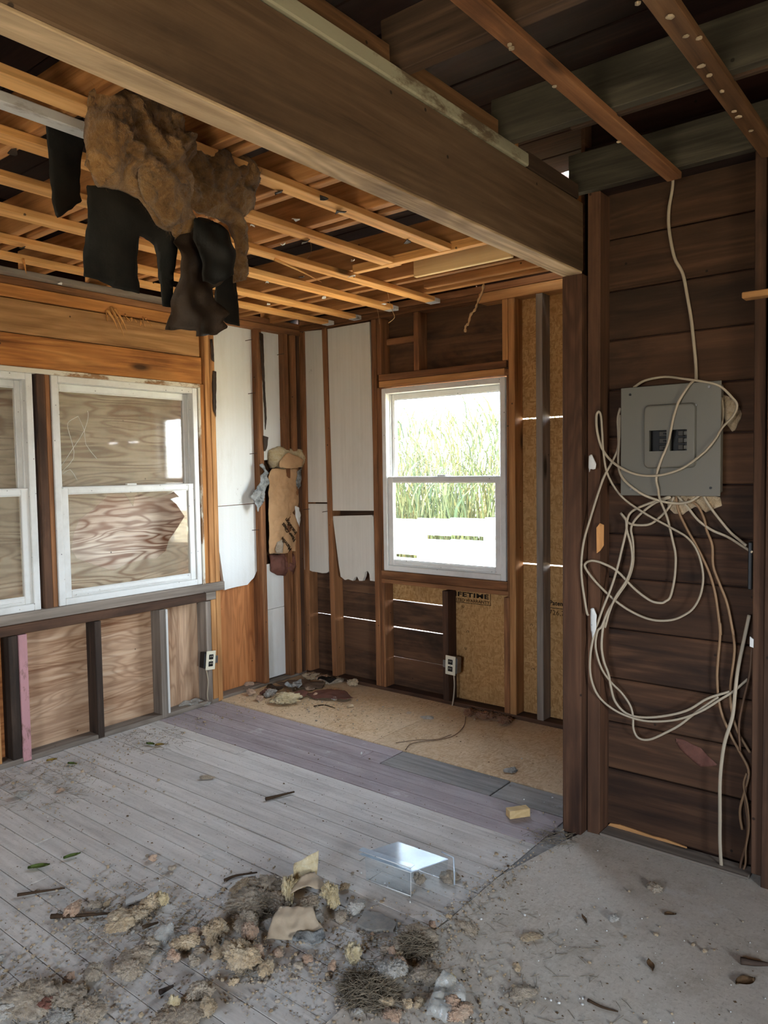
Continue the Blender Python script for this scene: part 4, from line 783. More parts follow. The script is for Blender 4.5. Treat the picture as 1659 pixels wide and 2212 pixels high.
puffy('mortar_blob', [(2.782,-0.918,1.305),(2.837,-0.918,1.312),(2.890,-0.918,1.310),(2.963,-0.918,1.307),(2.968,-0.918,1.275),(2.916,-0.918,1.252),(2.881,-0.918,1.274),(2.837,-0.918,1.241),(2.806,-0.918,1.244),(2.782,-0.918,1.267)], (1, 0, 0), (0, 0, 1), (0, -1, 0), .014, .009, .008, FGT, wr, seed=41)
puffy('mortar_blob', [(2.965,-0.915,1.667),(3.005,-0.915,1.642),(3.030,-0.915,1.588),(3.002,-0.915,1.528),(2.981,-0.915,1.556),(2.968,-0.915,1.592)], (1, 0, 0), (0, 0, 1), (0, -1, 0), .010, .009, .008, FGT, wr, seed=42)
# ---------------------------------------------------------------- cables
def cable(pts, label, mat=CABW, r=.0046, flat=.7): return tag(tube('cable', pts, r, mat, seg=8, n=5, flat=flat), label, 'cable')
cable([(2.811,-0.990,2.438),(2.805,-0.960,2.417),(2.791,-0.925,2.393),(2.780,-0.925,2.325),(2.782,-0.925,2.254),(2.801,-0.925,2.157),(2.830,-0.925,2.096),(2.847,-0.925,2.009),(2.861,-0.925,1.927),(2.874,-0.925,1.809),(2.878,-0.925,1.762),(2.882,-0.935,1.719)], 'off-white cable dropping from the ceiling joist to the electrical box', r=.0058)
cable([(2.891,-0.985,1.712),(2.879,-1.008,1.693),(2.849,-1.008,1.647),(2.838,-1.008,1.621),(2.827,-1.008,1.582),(2.810,-1.008,1.498),(2.788,-1.008,1.444),(2.773,-1.008,1.399),(2.769,-1.008,1.367),(2.776,-1.008,1.335),(2.773,-0.980,1.298),(2.789,-0.950,1.232),(2.806,-0.940,1.148),(2.816,-0.940,1.102),(2.817,-0.940,1.056),(2.812,-0.940,0.999),(2.799,-0.940,0.942),(2.784,-0.945,0.925),(2.768,-0.950,0.918),(2.732,-0.955,0.924),(2.676,-0.960,0.962),(2.612,-0.970,1.026),(2.572,-1.007,1.056),(2.536,-1.017,1.065),(2.523,-1.046,1.059),(2.522,-1.048,1.038),(2.554,-1.013,0.978),(2.608,-0.960,0.907),(2.673,-0.950,0.869),(2.740,-0.950,0.852),(2.805,-0.950,0.859),(2.850,-0.950,0.881),(2.885,-0.950,0.913),(2.909,-0.950,0.968),(2.915,-0.950,1.036),(2.896,-0.950,1.112),(2.861,-0.950,1.161),(2.802,-0.950,1.195),(2.711,-0.955,1.244),(2.626,-0.960,1.304),(2.583,-0.988,1.386),(2.573,-1.006,1.468),(2.569,-1.009,1.543),(2.565,-1.011,1.605),(2.557,-1.013,1.622),(2.549,-1.014,1.606),(2.551,-1.014,1.558),(2.563,-1.011,1.501),(2.583,-1.000,1.458),(2.627,-1.012,1.422),(2.685,-1.015,1.393),(2.742,-1.018,1.383),(2.801,-1.018,1.388),(2.865,-1.014,1.411),(2.928,-1.010,1.459),(2.964,-1.008,1.501),(2.984,-0.990,1.544),(3.012,-0.965,1.583),(3.023,-0.960,1.619),(3.008,-0.970,1.647),(2.977,-1.000,1.684),(2.924,-1.004,1.703),(2.856,-0.990,1.719),(2.780,-0.960,1.735),(2.707,-0.950,1.729),(2.663,-0.945,1.708)], 'long coiled off-white cable looping over the face of the electrical box')
cable([(2.618,-0.960,1.635),(2.609,-0.960,1.595),(2.611,-0.960,1.543),(2.610,-0.960,1.486),(2.593,-0.975,1.434),(2.574,-1.001,1.382),(2.554,-1.013,1.315),(2.532,-1.031,1.224),(2.517,-1.052,1.144),(2.508,-1.055,1.066),(2.509,-1.054,0.999),(2.518,-1.051,0.927),(2.525,-1.045,0.873),(2.529,-1.041,0.860)], 'single off-white cable bowing left past the box to a nail on the post')
cable([(2.901,-0.955,1.312),(2.875,-0.955,1.293),(2.848,-0.955,1.285),(2.826,-0.955,1.283),(2.798,-0.965,1.286),(2.766,-0.980,1.295),(2.718,-1.000,1.316),(2.662,-1.002,1.356),(2.631,-0.990,1.391),(2.617,-0.975,1.438),(2.617,-0.965,1.524),(2.617,-0.960,1.609)], 'off-white cable curving from under the box up its left side')
cable([(2.796,-0.940,1.308),(2.734,-0.940,1.286),(2.677,-0.940,1.262),(2.649,-0.940,1.242),(2.640,-0.945,1.215),(2.639,-0.950,1.180),(2.627,-0.960,1.112),(2.612,-0.970,1.035),(2.593,-0.985,0.958),(2.571,-1.004,0.886),(2.550,-1.014,0.817)]+[(2.547,-1.015,0.812),(2.533,-1.029,0.715),(2.533,-1.027,0.625),(2.557,-1.013,0.551),(2.600,-0.970,0.495),(2.671,-0.960,0.473),(2.741,-0.955,0.473),(2.831,-0.955,0.498),(2.913,-0.955,0.544),(2.982,-0.955,0.602),(3.021,-0.950,0.635),(3.064,-0.945,0.683)], 'off-white cable in the big hanging coil, outermost and lowest left')
cable([(2.799,-0.940,1.305),(2.743,-0.940,1.283),(2.701,-0.940,1.252),(2.668,-0.940,1.218),(2.653,-0.940,1.184),(2.660,-0.940,1.141),(2.664,-0.945,1.094),(2.663,-0.950,1.046),(2.647,-0.960,0.988),(2.614,-0.975,0.930),(2.585,-0.990,0.875),(2.568,-1.008,0.818)]+[(2.553,-1.013,0.797),(2.547,-1.015,0.736),(2.567,-1.011,0.661),(2.590,-0.974,0.601),(2.626,-0.955,0.559),(2.656,-0.950,0.516),(2.667,-0.950,0.476),(2.669,-0.950,0.429),(2.688,-0.950,0.398),(2.730,-0.950,0.401),(2.790,-0.950,0.440),(2.840,-0.950,0.479),(2.888,-0.950,0.528),(2.934,-0.950,0.572),(2.971,-0.950,0.605)], 'off-white cable in the hanging coil with the small dip at its lower end')
cable([(2.613,-0.940,1.243),(2.631,-0.940,1.220),(2.648,-0.940,1.204),(2.682,-0.940,1.199),(2.725,-0.940,1.205),(2.762,-0.940,1.233),(2.792,-0.940,1.268),(2.810,-0.940,1.306)], 'short off-white cable drooping in a smile under the box')
cable([(2.617,-0.945,1.241),(2.635,-0.945,1.218),(2.641,-0.950,1.180),(2.657,-0.950,1.123),(2.663,-0.955,1.066),(2.649,-0.965,0.999),(2.611,-0.980,0.930),(2.590,-0.990,0.871),(2.575,-0.995,0.812)]+[(2.574,-1.001,0.837),(2.568,-1.009,0.753),(2.574,-1.005,0.690),(2.585,-0.985,0.634),(2.591,-0.974,0.580),(2.600,-0.957,0.524),(2.635,-0.950,0.486),(2.688,-0.950,0.478),(2.770,-0.950,0.496),(2.863,-0.950,0.536),(2.934,-0.950,0.593),(3.007,-0.948,0.630)], 'off-white cable in the hanging coil, innermost strand')
cable([(2.817,-0.940,1.307),(2.826,-0.940,1.255),(2.858,-0.940,1.187),(2.893,-0.940,1.125),(2.931,-0.940,1.045),(2.952,-0.940,0.975),(2.964,-0.940,0.899),(2.973,-0.940,0.823)]+[(2.970,-0.940,0.867),(2.971,-0.940,0.814),(2.966,-0.940,0.744),(2.963,-0.940,0.665),(2.973,-0.940,0.568),(3.002,-0.940,0.490),(3.038,-0.940,0.424),(3.069,-0.940,0.363),(3.060,-0.940,0.297),(3.045,-0.940,0.229),(3.044,-0.940,0.189),(3.051,-0.940,0.147)], 'tan cable running down the planks, left of the two tan ones', CABT)
cable([(2.857,-0.940,1.297),(2.892,-0.940,1.275),(2.914,-0.940,1.230),(2.923,-0.940,1.190),(2.942,-0.940,1.137),(2.946,-0.940,1.065),(2.968,-0.940,1.003),(2.994,-0.940,0.934),(3.015,-0.940,0.828)]+[(3.012,-0.940,0.848),(3.019,-0.940,0.791),(3.017,-0.940,0.742),(3.007,-0.940,0.643),(3.010,-0.940,0.575),(3.029,-0.940,0.500),(3.056,-0.940,0.452),(3.073,-0.940,0.426)], 'tan cable running down the planks, right of the two tan ones', CABT)
cable([(2.823,-0.940,1.308),(2.857,-0.940,1.270),(2.893,-0.940,1.225),(2.940,-0.940,1.191),(2.991,-0.940,1.170),(3.044,-0.970,1.145),(3.085,-1.000,1.127)], 'off-white cable slanting from the box to the right stud, lower one')
cable([(2.910,-0.940,1.311),(2.931,-0.940,1.276),(2.961,-0.940,1.235),(2.999,-0.940,1.188),(3.033,-0.960,1.164),(3.063,-0.985,1.147)], 'off-white cable slanting from the box to the right stud, upper one')
cable([(3.067,-0.950,0.906),(3.051,-0.950,0.816),(3.034,-0.950,0.718),(3.028,-0.960,0.641),(3.021,-0.965,0.549),(3.000,-0.970,0.464),(2.990,-0.970,0.397),(2.984,-0.970,0.312),(2.985,-0.970,0.189),(2.986,-0.970,0.089),(2.992,-0.970,-0.003)], 'bright white flat cable with a cut end hanging near the floor', r=.0062, flat=.5)
cable([(3.078,-0.960,0.798),(3.073,-0.960,0.707),(3.051,-0.960,0.592),(3.041,-0.960,0.518),(3.046,-0.960,0.432)], 'thin brown cable curving beside the right stud', CABBR, .0038)
cable([(3.067,-0.940,0.352),(3.059,-0.940,0.262),(3.069,-0.940,0.176),(3.065,-0.940,0.101),(3.049,-0.940,0.032),(3.050,-0.970,-0.014)], 'brown cable pair end dropping to the floor at the right stud foot', CABBR)
cable([(3.064,-0.945,0.353),(3.055,-0.945,0.307),(3.069,-0.945,0.237),(3.074,-0.945,0.160),(3.065,-0.945,0.088),(3.064,-0.945,0.029),(3.052,-0.960,-0.010)], 'thin tan cable tangled behind the brown one at the stud foot', CABT, .0034)
cable([(2.968,-0.940,1.650),(2.973,-0.940,1.599),(2.970,-0.940,1.564),(2.962,-0.940,1.525)], 'short off-white cable stub peeking out right of the electrical box')
puffy('plaster_scrap', [(2.530,-1.038,1.459),(2.540,-1.016,1.466),(2.559,-1.012,1.430),(2.554,-1.013,1.406),(2.536,-1.017,1.411),(2.532,-1.032,1.398),(2.529,-1.042,1.416)], (1, 0, 0), (0, 0, 1), (0, -1, 0), .006, .006, .004, VINYL, wr, seed=1)
puffy('plaster_scrap', [(2.533,-1.028,0.883),(2.545,-1.015,0.890),(2.557,-1.013,0.861),(2.555,-1.013,0.812),(2.541,-1.016,0.772),(2.534,-1.024,0.802)], (1, 0, 0), (0, 0, 1), (0, -1, 0), .004, .006, .004, VINYL, wr, seed=2)
prism('torn_strip', [(2.551,-1.014,1.190),(2.563,-1.011,1.207),(2.573,-0.999,1.200),(2.573,-1.000,1.123),(2.564,-1.011,1.104),(2.552,-1.014,1.094)], (0, -1, 0), .004, STUDG[2], wr)
prism('torn_board', [(2.549,-0.913,0.001),(2.567,-0.913,0.022),(2.605,-0.913,0.027),(2.655,-0.913,0.025),(2.729,-0.913,0.020),(2.781,-0.913,0.022),(2.856,-0.913,0.015),(2.865,-0.913,-0.003),(2.831,-0.913,-0.002),(2.791,-0.913,-0.003),(2.729,-0.913,-0.002),(2.676,-0.913,-0.003),(2.622,-0.913,-0.012),(2.581,-0.913,-0.020)], (0, -1, 0), .006, STUDG[0], wr)
puffy('stain_scar', [(2.808,-0.912,0.413),(2.843,-0.912,0.413),(2.902,-0.912,0.395),(2.935,-0.912,0.367),(2.961,-0.912,0.347),(2.935,-0.912,0.336),(2.902,-0.912,0.326),(2.858,-0.912,0.354),(2.828,-0.912,0.378)], (1, 0, 0), (0, 0, 1), (0, -1, 0), .003, .006, .003, REDP, wr, seed=3)
prism('tape_scrap', [(3.084,-1.006,0.845),(3.095,-1.006,0.837),(3.095,-1.006,0.809),(3.084,-1.006,0.812)], (0, -1, 0), .006, VINYL, wr); box('tar_strip', 3.072, 3.084, -1.0, -.95, 1.0, 1.16, BLACK, wr)

# ---------------------------------------------------------------- outlets
def outlet(name, at, side, label, tilt=0.):
    r = empty(name, at, label, 'outlet'); x, y, z = at
    rot = (Matrix.Rotation(math.radians(tilt), 4, 'Y') if side == 'back' else Matrix.Rotation(math.radians(tilt), 4, 'X'))
    def b(n, du, dd, dz, su, sd, sz, mat, par, bev=.002):
        c = rot @ Vector((du, 0, dz)) if side == 'back' else rot @ Vector((0, du, dz))
        if side == 'back': return box(n, x+c.x-su/2, x+c.x+su/2, y-dd-sd/2, y-dd+sd/2, z+c.z-sz/2, z+c.z+sz/2, mat, par, bev, rot=rot)
        return box(n, x+dd-sd/2, x+dd+sd/2, y+c.y-su/2, y+c.y+su/2, z+c.z-sz/2, z+c.z+sz/2, mat, par, bev, rot=rot)
    p = b('cover_plate', 0, .008, 0, .070, .005, .114, IVORY, r, .002)
    for dz in (.021, -.021):
        q = b('receptacle', 0, .0115, dz, .032, .003, .030, BLACK, r, .008)
        for du in (-.006, .006): b('slot', du, .0135, dz+.003, .003, .001, .009, IVORY, q, 0)
    b('screw', 0, .0115, 0, .005, .002, .005, STEEL, r, .001)
    b('back_box', (.012 if side == 'back' else -.012), -.022, 0, .060, .050, .095, STEEL if side == 'back' else BLACK, r, .004)
    b('bracket', (-.045 if side == 'back' else .048), -.002, 0, .03, .003, .045, STEEL, r, .001)
    return r
outlet('outlet', (1.222, -.012, .252), 'back', 'ivory double outlet with black sockets on stud below bright window', 2)
outlet('outlet', (.012, -.838, .275), 'left', 'ivory double outlet hanging crooked on the stud below the smashed window', -6)
cable([(1.235, -.004, .200), (1.243, -.012, .13), (1.240, -.018, .06), (1.232, -.02, .01)], 'short white cable from the outlet under the bright window to the floor', r=.005)
cable([(.006, -.862, .222), (.012, -.856, .15), (.010, -.862, .07), (.008, -.858, .03)], 'short white cable below the crooked outlet by the smashed window', r=.005)

# ---------------------------------------------------------------- outdoors
gd = tag(box('ground', -30, 30, -30, 40, -.75, -.62, CONC, bev=0, axis=0), 'pale dry yard ground outside the house', 'ground', kind='structure')
fe = empty('white_fence', (-1, 3.0, -.6), 'white board fence beyond the bright window, pale strip of gaps', 'fence')
x = -1.21
for k in range(-11, 9):
    x0 = -1.215+.43*k; x1 = x0+.424; zt = .868+.036*(x0+1.486)
    g = (.668+.03*(x0+.62), .716+.03*(x0+.62)) if k >= 0 else (.438+.03*(x0+1.3), .478+.03*(x0+1.3))
    box('fence_board', x0, x1, 3.0, 3.03, g[1], zt, FENCEW, fe, .002); box('fence_board', x0, x1, 3.0, 3.03, -.62, g[0], FENCEW, fe, .002)
for k in range(-5, 5): box('fence_post', -1.26+.86*k, -1.17+.86*k, 3.04, 3.12, -.62, .78, FENCEW, fe, .002)
bm = bmesh.new(); rr = random.Random(3)
for k in range(9000):
    x = rr.uniform(-7.5, 2.0); y = rr.uniform(4.0, 7.5); h = rr.uniform(2.3, 3.5)*(1 if rr.random() < .8 else .7); a = rr.uniform(0, 6.28); lean = rr.uniform(.08, .7); w = rr.uniform(.008, .020)
    if rr.random() < .55: z0 = rr.uniform(-.4, 2.1); h = rr.uniform(.35, .75); lean = rr.uniform(.25, .6); y += rr.uniform(-.2, .2)
    else: z0 = -.62
    sd = Vector((-math.sin(a+1.2), math.cos(a+1.2), 0))*w; pr_ = None
    for s_ in range(5):
        t = s_/4; ww = sd*(1-t*.92); dr = lean*t*t
        p = Vector((x+math.cos(a)*dr, y+math.sin(a)*dr, z0+h*(t-.35*lean*t*t)))
        q = (bm.verts.new(p-ww), bm.verts.new(p+ww))
        if pr_: bm.faces.new((pr_[0], pr_[1], q[1], q[0]))
        pr_ = q
tag(from_bm('reeds', bm, REED), 'tall green and straw coloured reeds growing beyond the white fence', 'reeds', kind='stuff')
# ---------------------------------------------------------------- debris on the floor
def tuft(p, w, h, mat, label, group=None, lobes=7, sub=4, d=.8, name='insulation_tuft', k=[0], rough=.16):
    k[0] += 1; s = .00140
    o = clump(name, (p[0], p[1], .001), w*s, w*s*d, h*s*.78, mat, seed=k[0]*3+1, lobes=lobes, sub=sub+(1 if w > 50 else 0), rough=rough*1.5, rotz=k[0]*1.7, fuzz=int((60+w*3.2)*(2.5 if mat in (FGW, FGG) else 1)) if name != 'bulb' else 0)
    return tag(o, label, 'insulation', group)
tuft((1.609,-2.343,0.000), 54, 60, FGT, 'tall tan insulation tuft, tallest of the cluster beside the white chip board', lobes=9)
tuft((1.611,-2.395,0.000), 60, 44, FGT, 'tan insulation tuft in front of the white chip board, middle of its cluster', lobes=10)
tuft((1.599,-2.450,0.000), 80, 34, FGT, 'low tan insulation heap at the near end of the cluster by the chip board', lobes=12)
tuft((1.611,-2.309,0.000), 36, 52, FGY, 'small upright yellowish tuft leaning on the white chip board')
tuft((1.406,-2.497,0.000), 72, 30, FGP, 'pinkish rolled insulation piece lying on a brown stick', lobes=9, d=.42)
tuft((1.439,-2.446,0.000), 40, 20, FGG, 'grey fluffy tuft at the right end of the pinkish roll', lobes=9)
tuft((1.896,-2.323,0.000), 62, 66, FGT, 'tan upright insulation tuft left of the pinkish one in the main pile', lobes=10)
tuft((1.831,-2.338,0.000), 36, 28, FGP, 'small brownish pink tuft left of the upright tan one', lobes=8)
tuft((1.973,-2.253,0.000), 46, 54, FGP, 'pinkish insulation tuft under the main grey fluff pile', lobes=10)
tuft((1.859,-2.396,0.000), 56, 44, FGT, 'round tan tuft below the small brownish pink one', lobes=9)
tuft((1.881,-2.454,0.000), 36, 36, FGP, 'round pinkish tuft touching a white wrapper', lobes=8)
tuft((1.960,-2.362,0.000), 48, 28, FGT, 'flat tan tuft between the upright one and the largest front tuft', lobes=10)
tuft((2.055,-2.352,0.000), 84, 72, FGT, 'largest tan tuft in front of the main pile, dark topped', lobes=16)
tuft((2.131,-2.329,0.000), 46, 34, FGT, 'tan tuft at the right end of the largest front tuft', lobes=8)
tuft((2.055,-2.295,-0.000), 40, 34, FGP, 'pinkish tuft wedged behind the largest front tuft', lobes=9)
tuft((2.101,-2.254,0.000), 34, 24, FGP, 'small pink tuft below the folded kraft sheet', lobes=8)
tuft((1.828,-2.571,0.000), 56, 34, FGG, 'greyish tan tuft at the lower end of the loose fibre trail', lobes=11)
tuft((1.756,-2.636,0.000), 48, 34, FGG, 'lone greyish tuft on the boards left of the fibre trail', lobes=12)
tuft((1.785,-2.507,0.000), 66, 26, FGG, 'spread grey fibre lump in the middle of the loose trail', lobes=14)
tuft((1.763,-2.448,0.000), 46, 22, FGG, 'grey fibre lump beside the white wrapper, top of the trail', lobes=12)
tuft((1.943,-2.432,0.000), 28, 34, FGG, 'small grey twisted tuft between round pink tuft and front pile', lobes=7)
tuft((2.042,-2.573,0.000), 32, 42, FGY, 'yellowish pointed tuft near the bottom edge', lobes=5)
tuft((2.063,-2.504,0.000), 56, 40, FGG, 'grey tan tuft behind the rounded one near the bottom edge', lobes=10)
tuft((2.130,-2.527,0.000), 46, 42, FGT, 'rounded tan tuft near the bottom edge, just before the grey tan one', lobes=10)
tuft((2.090,-2.594,0.000), 96, 26, FGG, 'wide pale tuft cut by the bottom edge', lobes=14)
tuft((2.303,-2.150,0.000), 46, 68, FGY, 'upright cream tuft casting a shadow toward the straw nest', lobes=6)
tuft((2.268,-2.204,-0.000), 28, 24, FGP, 'small pink tuft left of the upright cream one', lobes=6)
tuft((2.432,-2.132,-0.000), 62, 56, FGW, 'pale rounded tuft right of the dark straw nest', lobes=9)
tuft((2.459,-2.187,0.000), 24, 26, FGT, 'small tan tuft directly before the pale rounded one', lobes=6)
tuft((2.483,-2.230,0.000), 32, 28, FGT, 'lone tan tuft below the straw nest', lobes=9)
tuft((2.422,-2.076,0.000), 40, 24, FGP, 'pinkish tuft just above the pale rounded one', lobes=8)
tuft((2.516,-2.068,0.000), 62, 36, FGG, 'grey lump at the far right of the debris trail', lobes=12)
tuft((2.460,-2.087,0.000), 34, 20, FGG, 'flat grey lump between pale rounded tuft and right trail', lobes=9)
tuft((2.551,-2.169,0.000), 26, 24, FGT, 'tan crumb near the plastic film, right of a pair', lobes=7)
tuft((2.526,-2.188,0.000), 26, 20, FGT, 'tan crumb near the plastic film, left of a pair', lobes=7)
tuft((2.649,-2.132,0.000), 58, 40, FGP, 'brownish tuft right of the crumpled plastic film', lobes=10)
tuft((2.519,-2.249,0.000), 40, 22, FGP, 'pink tuft at the bottom edge left of the plastic film', lobes=8)
tuft((2.360,-2.000,0.000), 40, 22, FGG, 'small grey tuft on the left flank of the straw bunch', lobes=9)
tuft((2.378,-1.933,0.000), 70, 30, FGG, 'dusty fibre heap behind the straw bunch at the board ends', lobes=14)
tuft((2.195,-1.681,0.000), 36, 28, FGG, 'fluffy tuft under the clear acrylic stand', lobes=10)
tuft((2.271,-1.604,0.000), 44, 24, FGG, 'flattened grey tuft right of the acrylic stand', lobes=14, d=1.1)
tuft((2.811,-1.496,0.000), 28, 22, FGW, 'small white fluff ball alone on the dusty right floor', lobes=9)
tuft((2.651,-1.736,0.000), 44, 16, FGT, 'crumbly tan tuft on the dusty right floor, nearer the camera', lobes=9)
tuft((2.860,-1.248,0.000), 44, 26, FGG, 'brown grey tuft in the shade near the plank wall', lobes=9)
tuft((2.746,-1.966,0.000), 50, 18, FGG, 'crumbly grey tuft at the bottom of the dusty right floor', lobes=10)
tuft((2.475,-1.812,-0.000), 60, 16, FGG, 'low fibre strand lying where the boards end', lobes=12, d=.5)
tuft((0.483,-2.047,0.000), 28, 15, FGP, 'small pinkish tuft near the left studs', lobes=6)
tuft((0.388,-2.190,0.000), 48, 26, FGW, 'white torn tuft by the left studs', lobes=8)
tuft((1.981,-0.663,0.000), 46, 20, FGW, 'white shredded fluff on the tan sheet by the post', lobes=12)
tuft((1.226,-0.272,0.000), 52, 14, FGW, 'thin white fluff on the tan sheet before the outlet stud', lobes=12)
tuft((1.096,-0.266,0.000), 36, 12, FGG, 'grey fluff left of the thin white fluff on tan sheet', lobes=9)
tuft((1.718,-2.805,0.000), 120, 44, FGG, 'largest grey lump of the heap in the bottom left corner', lobes=18)
tuft((1.804,-2.748,0.000), 80, 40, FGG, 'grey lump of the corner heap beside the red-brown scrap', lobes=15)
tuft((1.713,-2.852,0.000), 70, 40, FGW, 'pale lump at the edge of the corner heap', lobes=13)
tuft((1.884,-2.727,0.000), 70, 34, FGG, 'right end lump of the corner heap', lobes=13)
tuft((1.791,-2.792,0.000), 40, 40, REDP, 'red-brown scrap in the heap at the bottom left', lobes=9)
tuft((1.841,-2.781,0.000), 60, 32, FGW, 'pale lump before the red-brown scrap', lobes=11)
tuft((1.679,-2.773,0.000), 60, 22, FGG, 'top row grey lump of the corner heap, middle', lobes=11)
tuft((1.716,-2.733,0.000), 40, 20, FGG, 'top row grey lump of the corner heap, right', lobes=9)
# the big fluff pile and batt pieces
tuft((1.849,-2.140,0.000), 110, 46, FGG, 'broad brown grey fluff pile left of the yellow batt pieces', lobes=22, rough=.24)
tuft((1.817,-2.039,0.000), 90, 40, FGG, 'brown grey fluff along the far side of the main pile', lobes=20, rough=.24)
tuft((1.737,-2.082,0.000), 60, 22, FGT, 'thin tan tail of fluff pointing left from the main pile', lobes=12)
tuft((1.918,-2.082,0.000), 60, 44, FGG, 'dark fluff lump under the yellow batt pieces', lobes=14)
tuft((1.911,-2.213,0.000), 70, 34, FGG, 'grey fluff lump below the broad pile', lobes=16)
tuft((1.998,-2.176,0.000), 50, 34, FGW, 'white grey lump left of the folded kraft sheet', lobes=12)
tuft((1.921,-2.039,0.000), 58, 86, FGY, 'yellow batt piece standing at the left of the folded kraft flap', lobes=6, d=.6)
tuft((1.890,-1.937,0.000), 58, 40, FGY, 'yellow batt piece at the back of the main pile', lobes=7)
tuft((2.050,-1.968,0.000), 62, 82, FGY, 'large yellow batt piece at the right end of the main pile', lobes=7, d=.7)
tuft((2.014,-2.034,0.000), 60, 40, FGG, 'dark grey batt lump beneath the folded kraft flap', lobes=9)
tuft((2.076,-2.056,0.000), 26, 34, FGW, 'small white tuft right of the folded kraft sheet', lobes=6)
tuft((2.139,-1.946,0.000), 44, 34, FGW, 'white grey tuft behind the slate coloured scrap', lobes=12)
tuft((2.126,-2.003,0.000), 44, 22, FGG, 'dark and white shred left of the slate coloured scrap', lobes=10)
tuft((2.020,-1.867,0.000), 30, 20, FGT, 'small tan tuft behind the large yellow batt piece', lobes=7)
# corner heap behind
CORNER = [((-0.071,-0.465,0.000),30,22,FGP,'pink tuft on the sole plate by the orange plywood'), ((-0.074,-0.362,0.000),18,16,FGP,'small pink tuft right of the one on the sole plate'), ((0.360,-0.565,0.000),78,36,FGY,'large yellowish batt scrap lying in the back corner'), ((0.199,-0.519,0.000),40,26,FGW,'whitish tuft behind the large yellowish scrap in the corner'), ((0.079,-0.581,0.000),26,22,FGP,'salmon tuft at the outer end of the corner litter'), ((0.214,-0.625,0.000),24,20,FGP,'salmon tuft before the red-brown one in the corner'), ((0.155,-0.514,0.000),34,24,REDP,'red-brown crumpled tuft in the corner litter'), ((0.298,-0.276,0.000),34,12,FGP,'pink torn strip across the red-brown paper'), ((0.434,-0.349,0.000),18,14,FGP,'small pink shred at the front of the red-brown paper'), ((0.223,-0.011,0.000),54,20,FGP,'pinkish roll against the board wall in the corner'), ((0.329,-0.071,0.000),54,18,FGG,'grey white shred before the pinkish roll'), ((0.474,-0.046,0.000),34,30,FGT,'tan round tuft by the rotten studs'), ((0.099,-0.072,0.000),60,18,FGT,'tan flat tuft under the corner studs'), ((0.101,0.073,0.000),40,16,REDP,'dark reddish tuft deepest in the corner')]
for p, w, h, mt, lb in CORNER:
    s_ = 2.4/1.4
    o = tuft((p[0], min(p[1], -.05), .007), w*s_, h*s_, mt, lb, lobes=9); o.location.z += .006
for p, w, h, lb in (((1.392,-0.080,0.000),50,26,'orange fibre heap at the foot of the outlet stud'), ((1.497,-0.074,0.000),70,24,'orange fibre heap in the middle of the row under the bright window'), ((1.620,-0.081,0.000),60,22,'orange fibre heap nearest the tall studs')):
    o = tuft((p[0], min(p[1], -.07), .006), w*1.35, h*1.35, FGO, lb, lobes=18, rough=.3, d=.6); o.location.z += .005
# small look-alike tufts strewn among the big ones
protos = []
for j, mt in enumerate((FGT, FGG, FGP, FGW)):
    protos.append(clump('small_tuft', (1.9, -2.3, .001), .030, .024, .016, mt, seed=200+j, lobes=7, sub=3, rough=.25, fuzz=70))
rs = random.Random(77)
for cx_, cy_, rx_, ry_, n_, where in ((2.05, -2.33, .16, .10, 8, 'around the largest front tuft'), (1.72, -2.45, .2, .10, 8, 'along the loose grey fibre trail'), (2.38, -2.08, .14, .10, 8, 'around the dark straw nest'), (1.85, -2.68, .18, .08, 8, 'along the bottom edge of the picture'), (1.45, -2.35, .12, .1, 5, 'by the brown stick and pink roll'), (2.35, -1.95, .05, .12, 3, 'where the grey boards end'), (.5, -.33, .22, .08, 5, 'among the torn papers in the back corner')):
    for i in range(n_):
        x, y = cx_+rs.gauss(0, rx_), min(-.12, cy_+rs.gauss(0, ry_)); p = protos[i % 4]
        if not p.get('label'): q = p
        else:
            q = p.copy(); COL.objects.link(q)
            for ch in p.children: c = ch.copy(); COL.objects.link(c); c.parent = q
        q.location = (x, y, .008 if y > -.745 else .002); q.rotation_euler = (0, 0, rs.uniform(0, 6.28)); k_ = (rs.uniform(.95, 1.3) if i < 4 else rs.uniform(.5, .7))*(1.3 if y > -.745 else 1); q.scale = (k_, k_, k_)
        tag(q, '%s %s insulation tuft %s' % ('thumb sized' if i < 4 else 'tiny', ('tan', 'grey', 'pink', 'white')[i % 4], where), 'insulation', 'small loose insulation tufts')
# sheets and scraps
def sheet(name, base, yaw, pitch, cm, mat, label, cat, th=.002, wr=.012, wsc=12, res=.006, amp=.002, seed=1, z0=.002):
    U = Vector((math.cos(yaw), math.sin(yaw), 0)); bk = Vector((-math.sin(yaw), math.cos(yaw), 0)); V = bk*math.cos(pitch)+Vector((0, 0, 1))*math.sin(pitch); N = U.cross(V)
    B = Vector(base); P = [B+U*a*.01+V*b*.01 for a, b in cm]
    o = puffy(name, P, U, V, N, th, res, amp, mat, seed=seed, wr=wr, wsc=wsc)
    zmin = min((v.co.z for v in o.data.vertices))+o.location.z
    o.location.z += z0-zmin
    return tag(o, label, cat)
YW = YAW
sheet('kraft_flap', (1.988,-2.035,0.000), YW, .45, [(-6,0),(0,3),(8.5,2.6),(3,9),(-1,7),(-4,4)], KRAFTD, 'folded kraft paper flap propped like a roof on the main pile', 'paper', seed=3, wr=.02, z0=.045)
sheet('kraft_sheet', (2.096,-2.174,0.000), YW+.1, .75, [(-9,0),(-3,-.5),(4,0),(9,1),(6,5),(5,8),(0,8.5),(-5,9.5),(-6.5,7)], KRAFTD, 'folded dusty kraft sheet leaning at the front of the main pile', 'paper', seed=5, wr=.02, wsc=16, z0=.004)
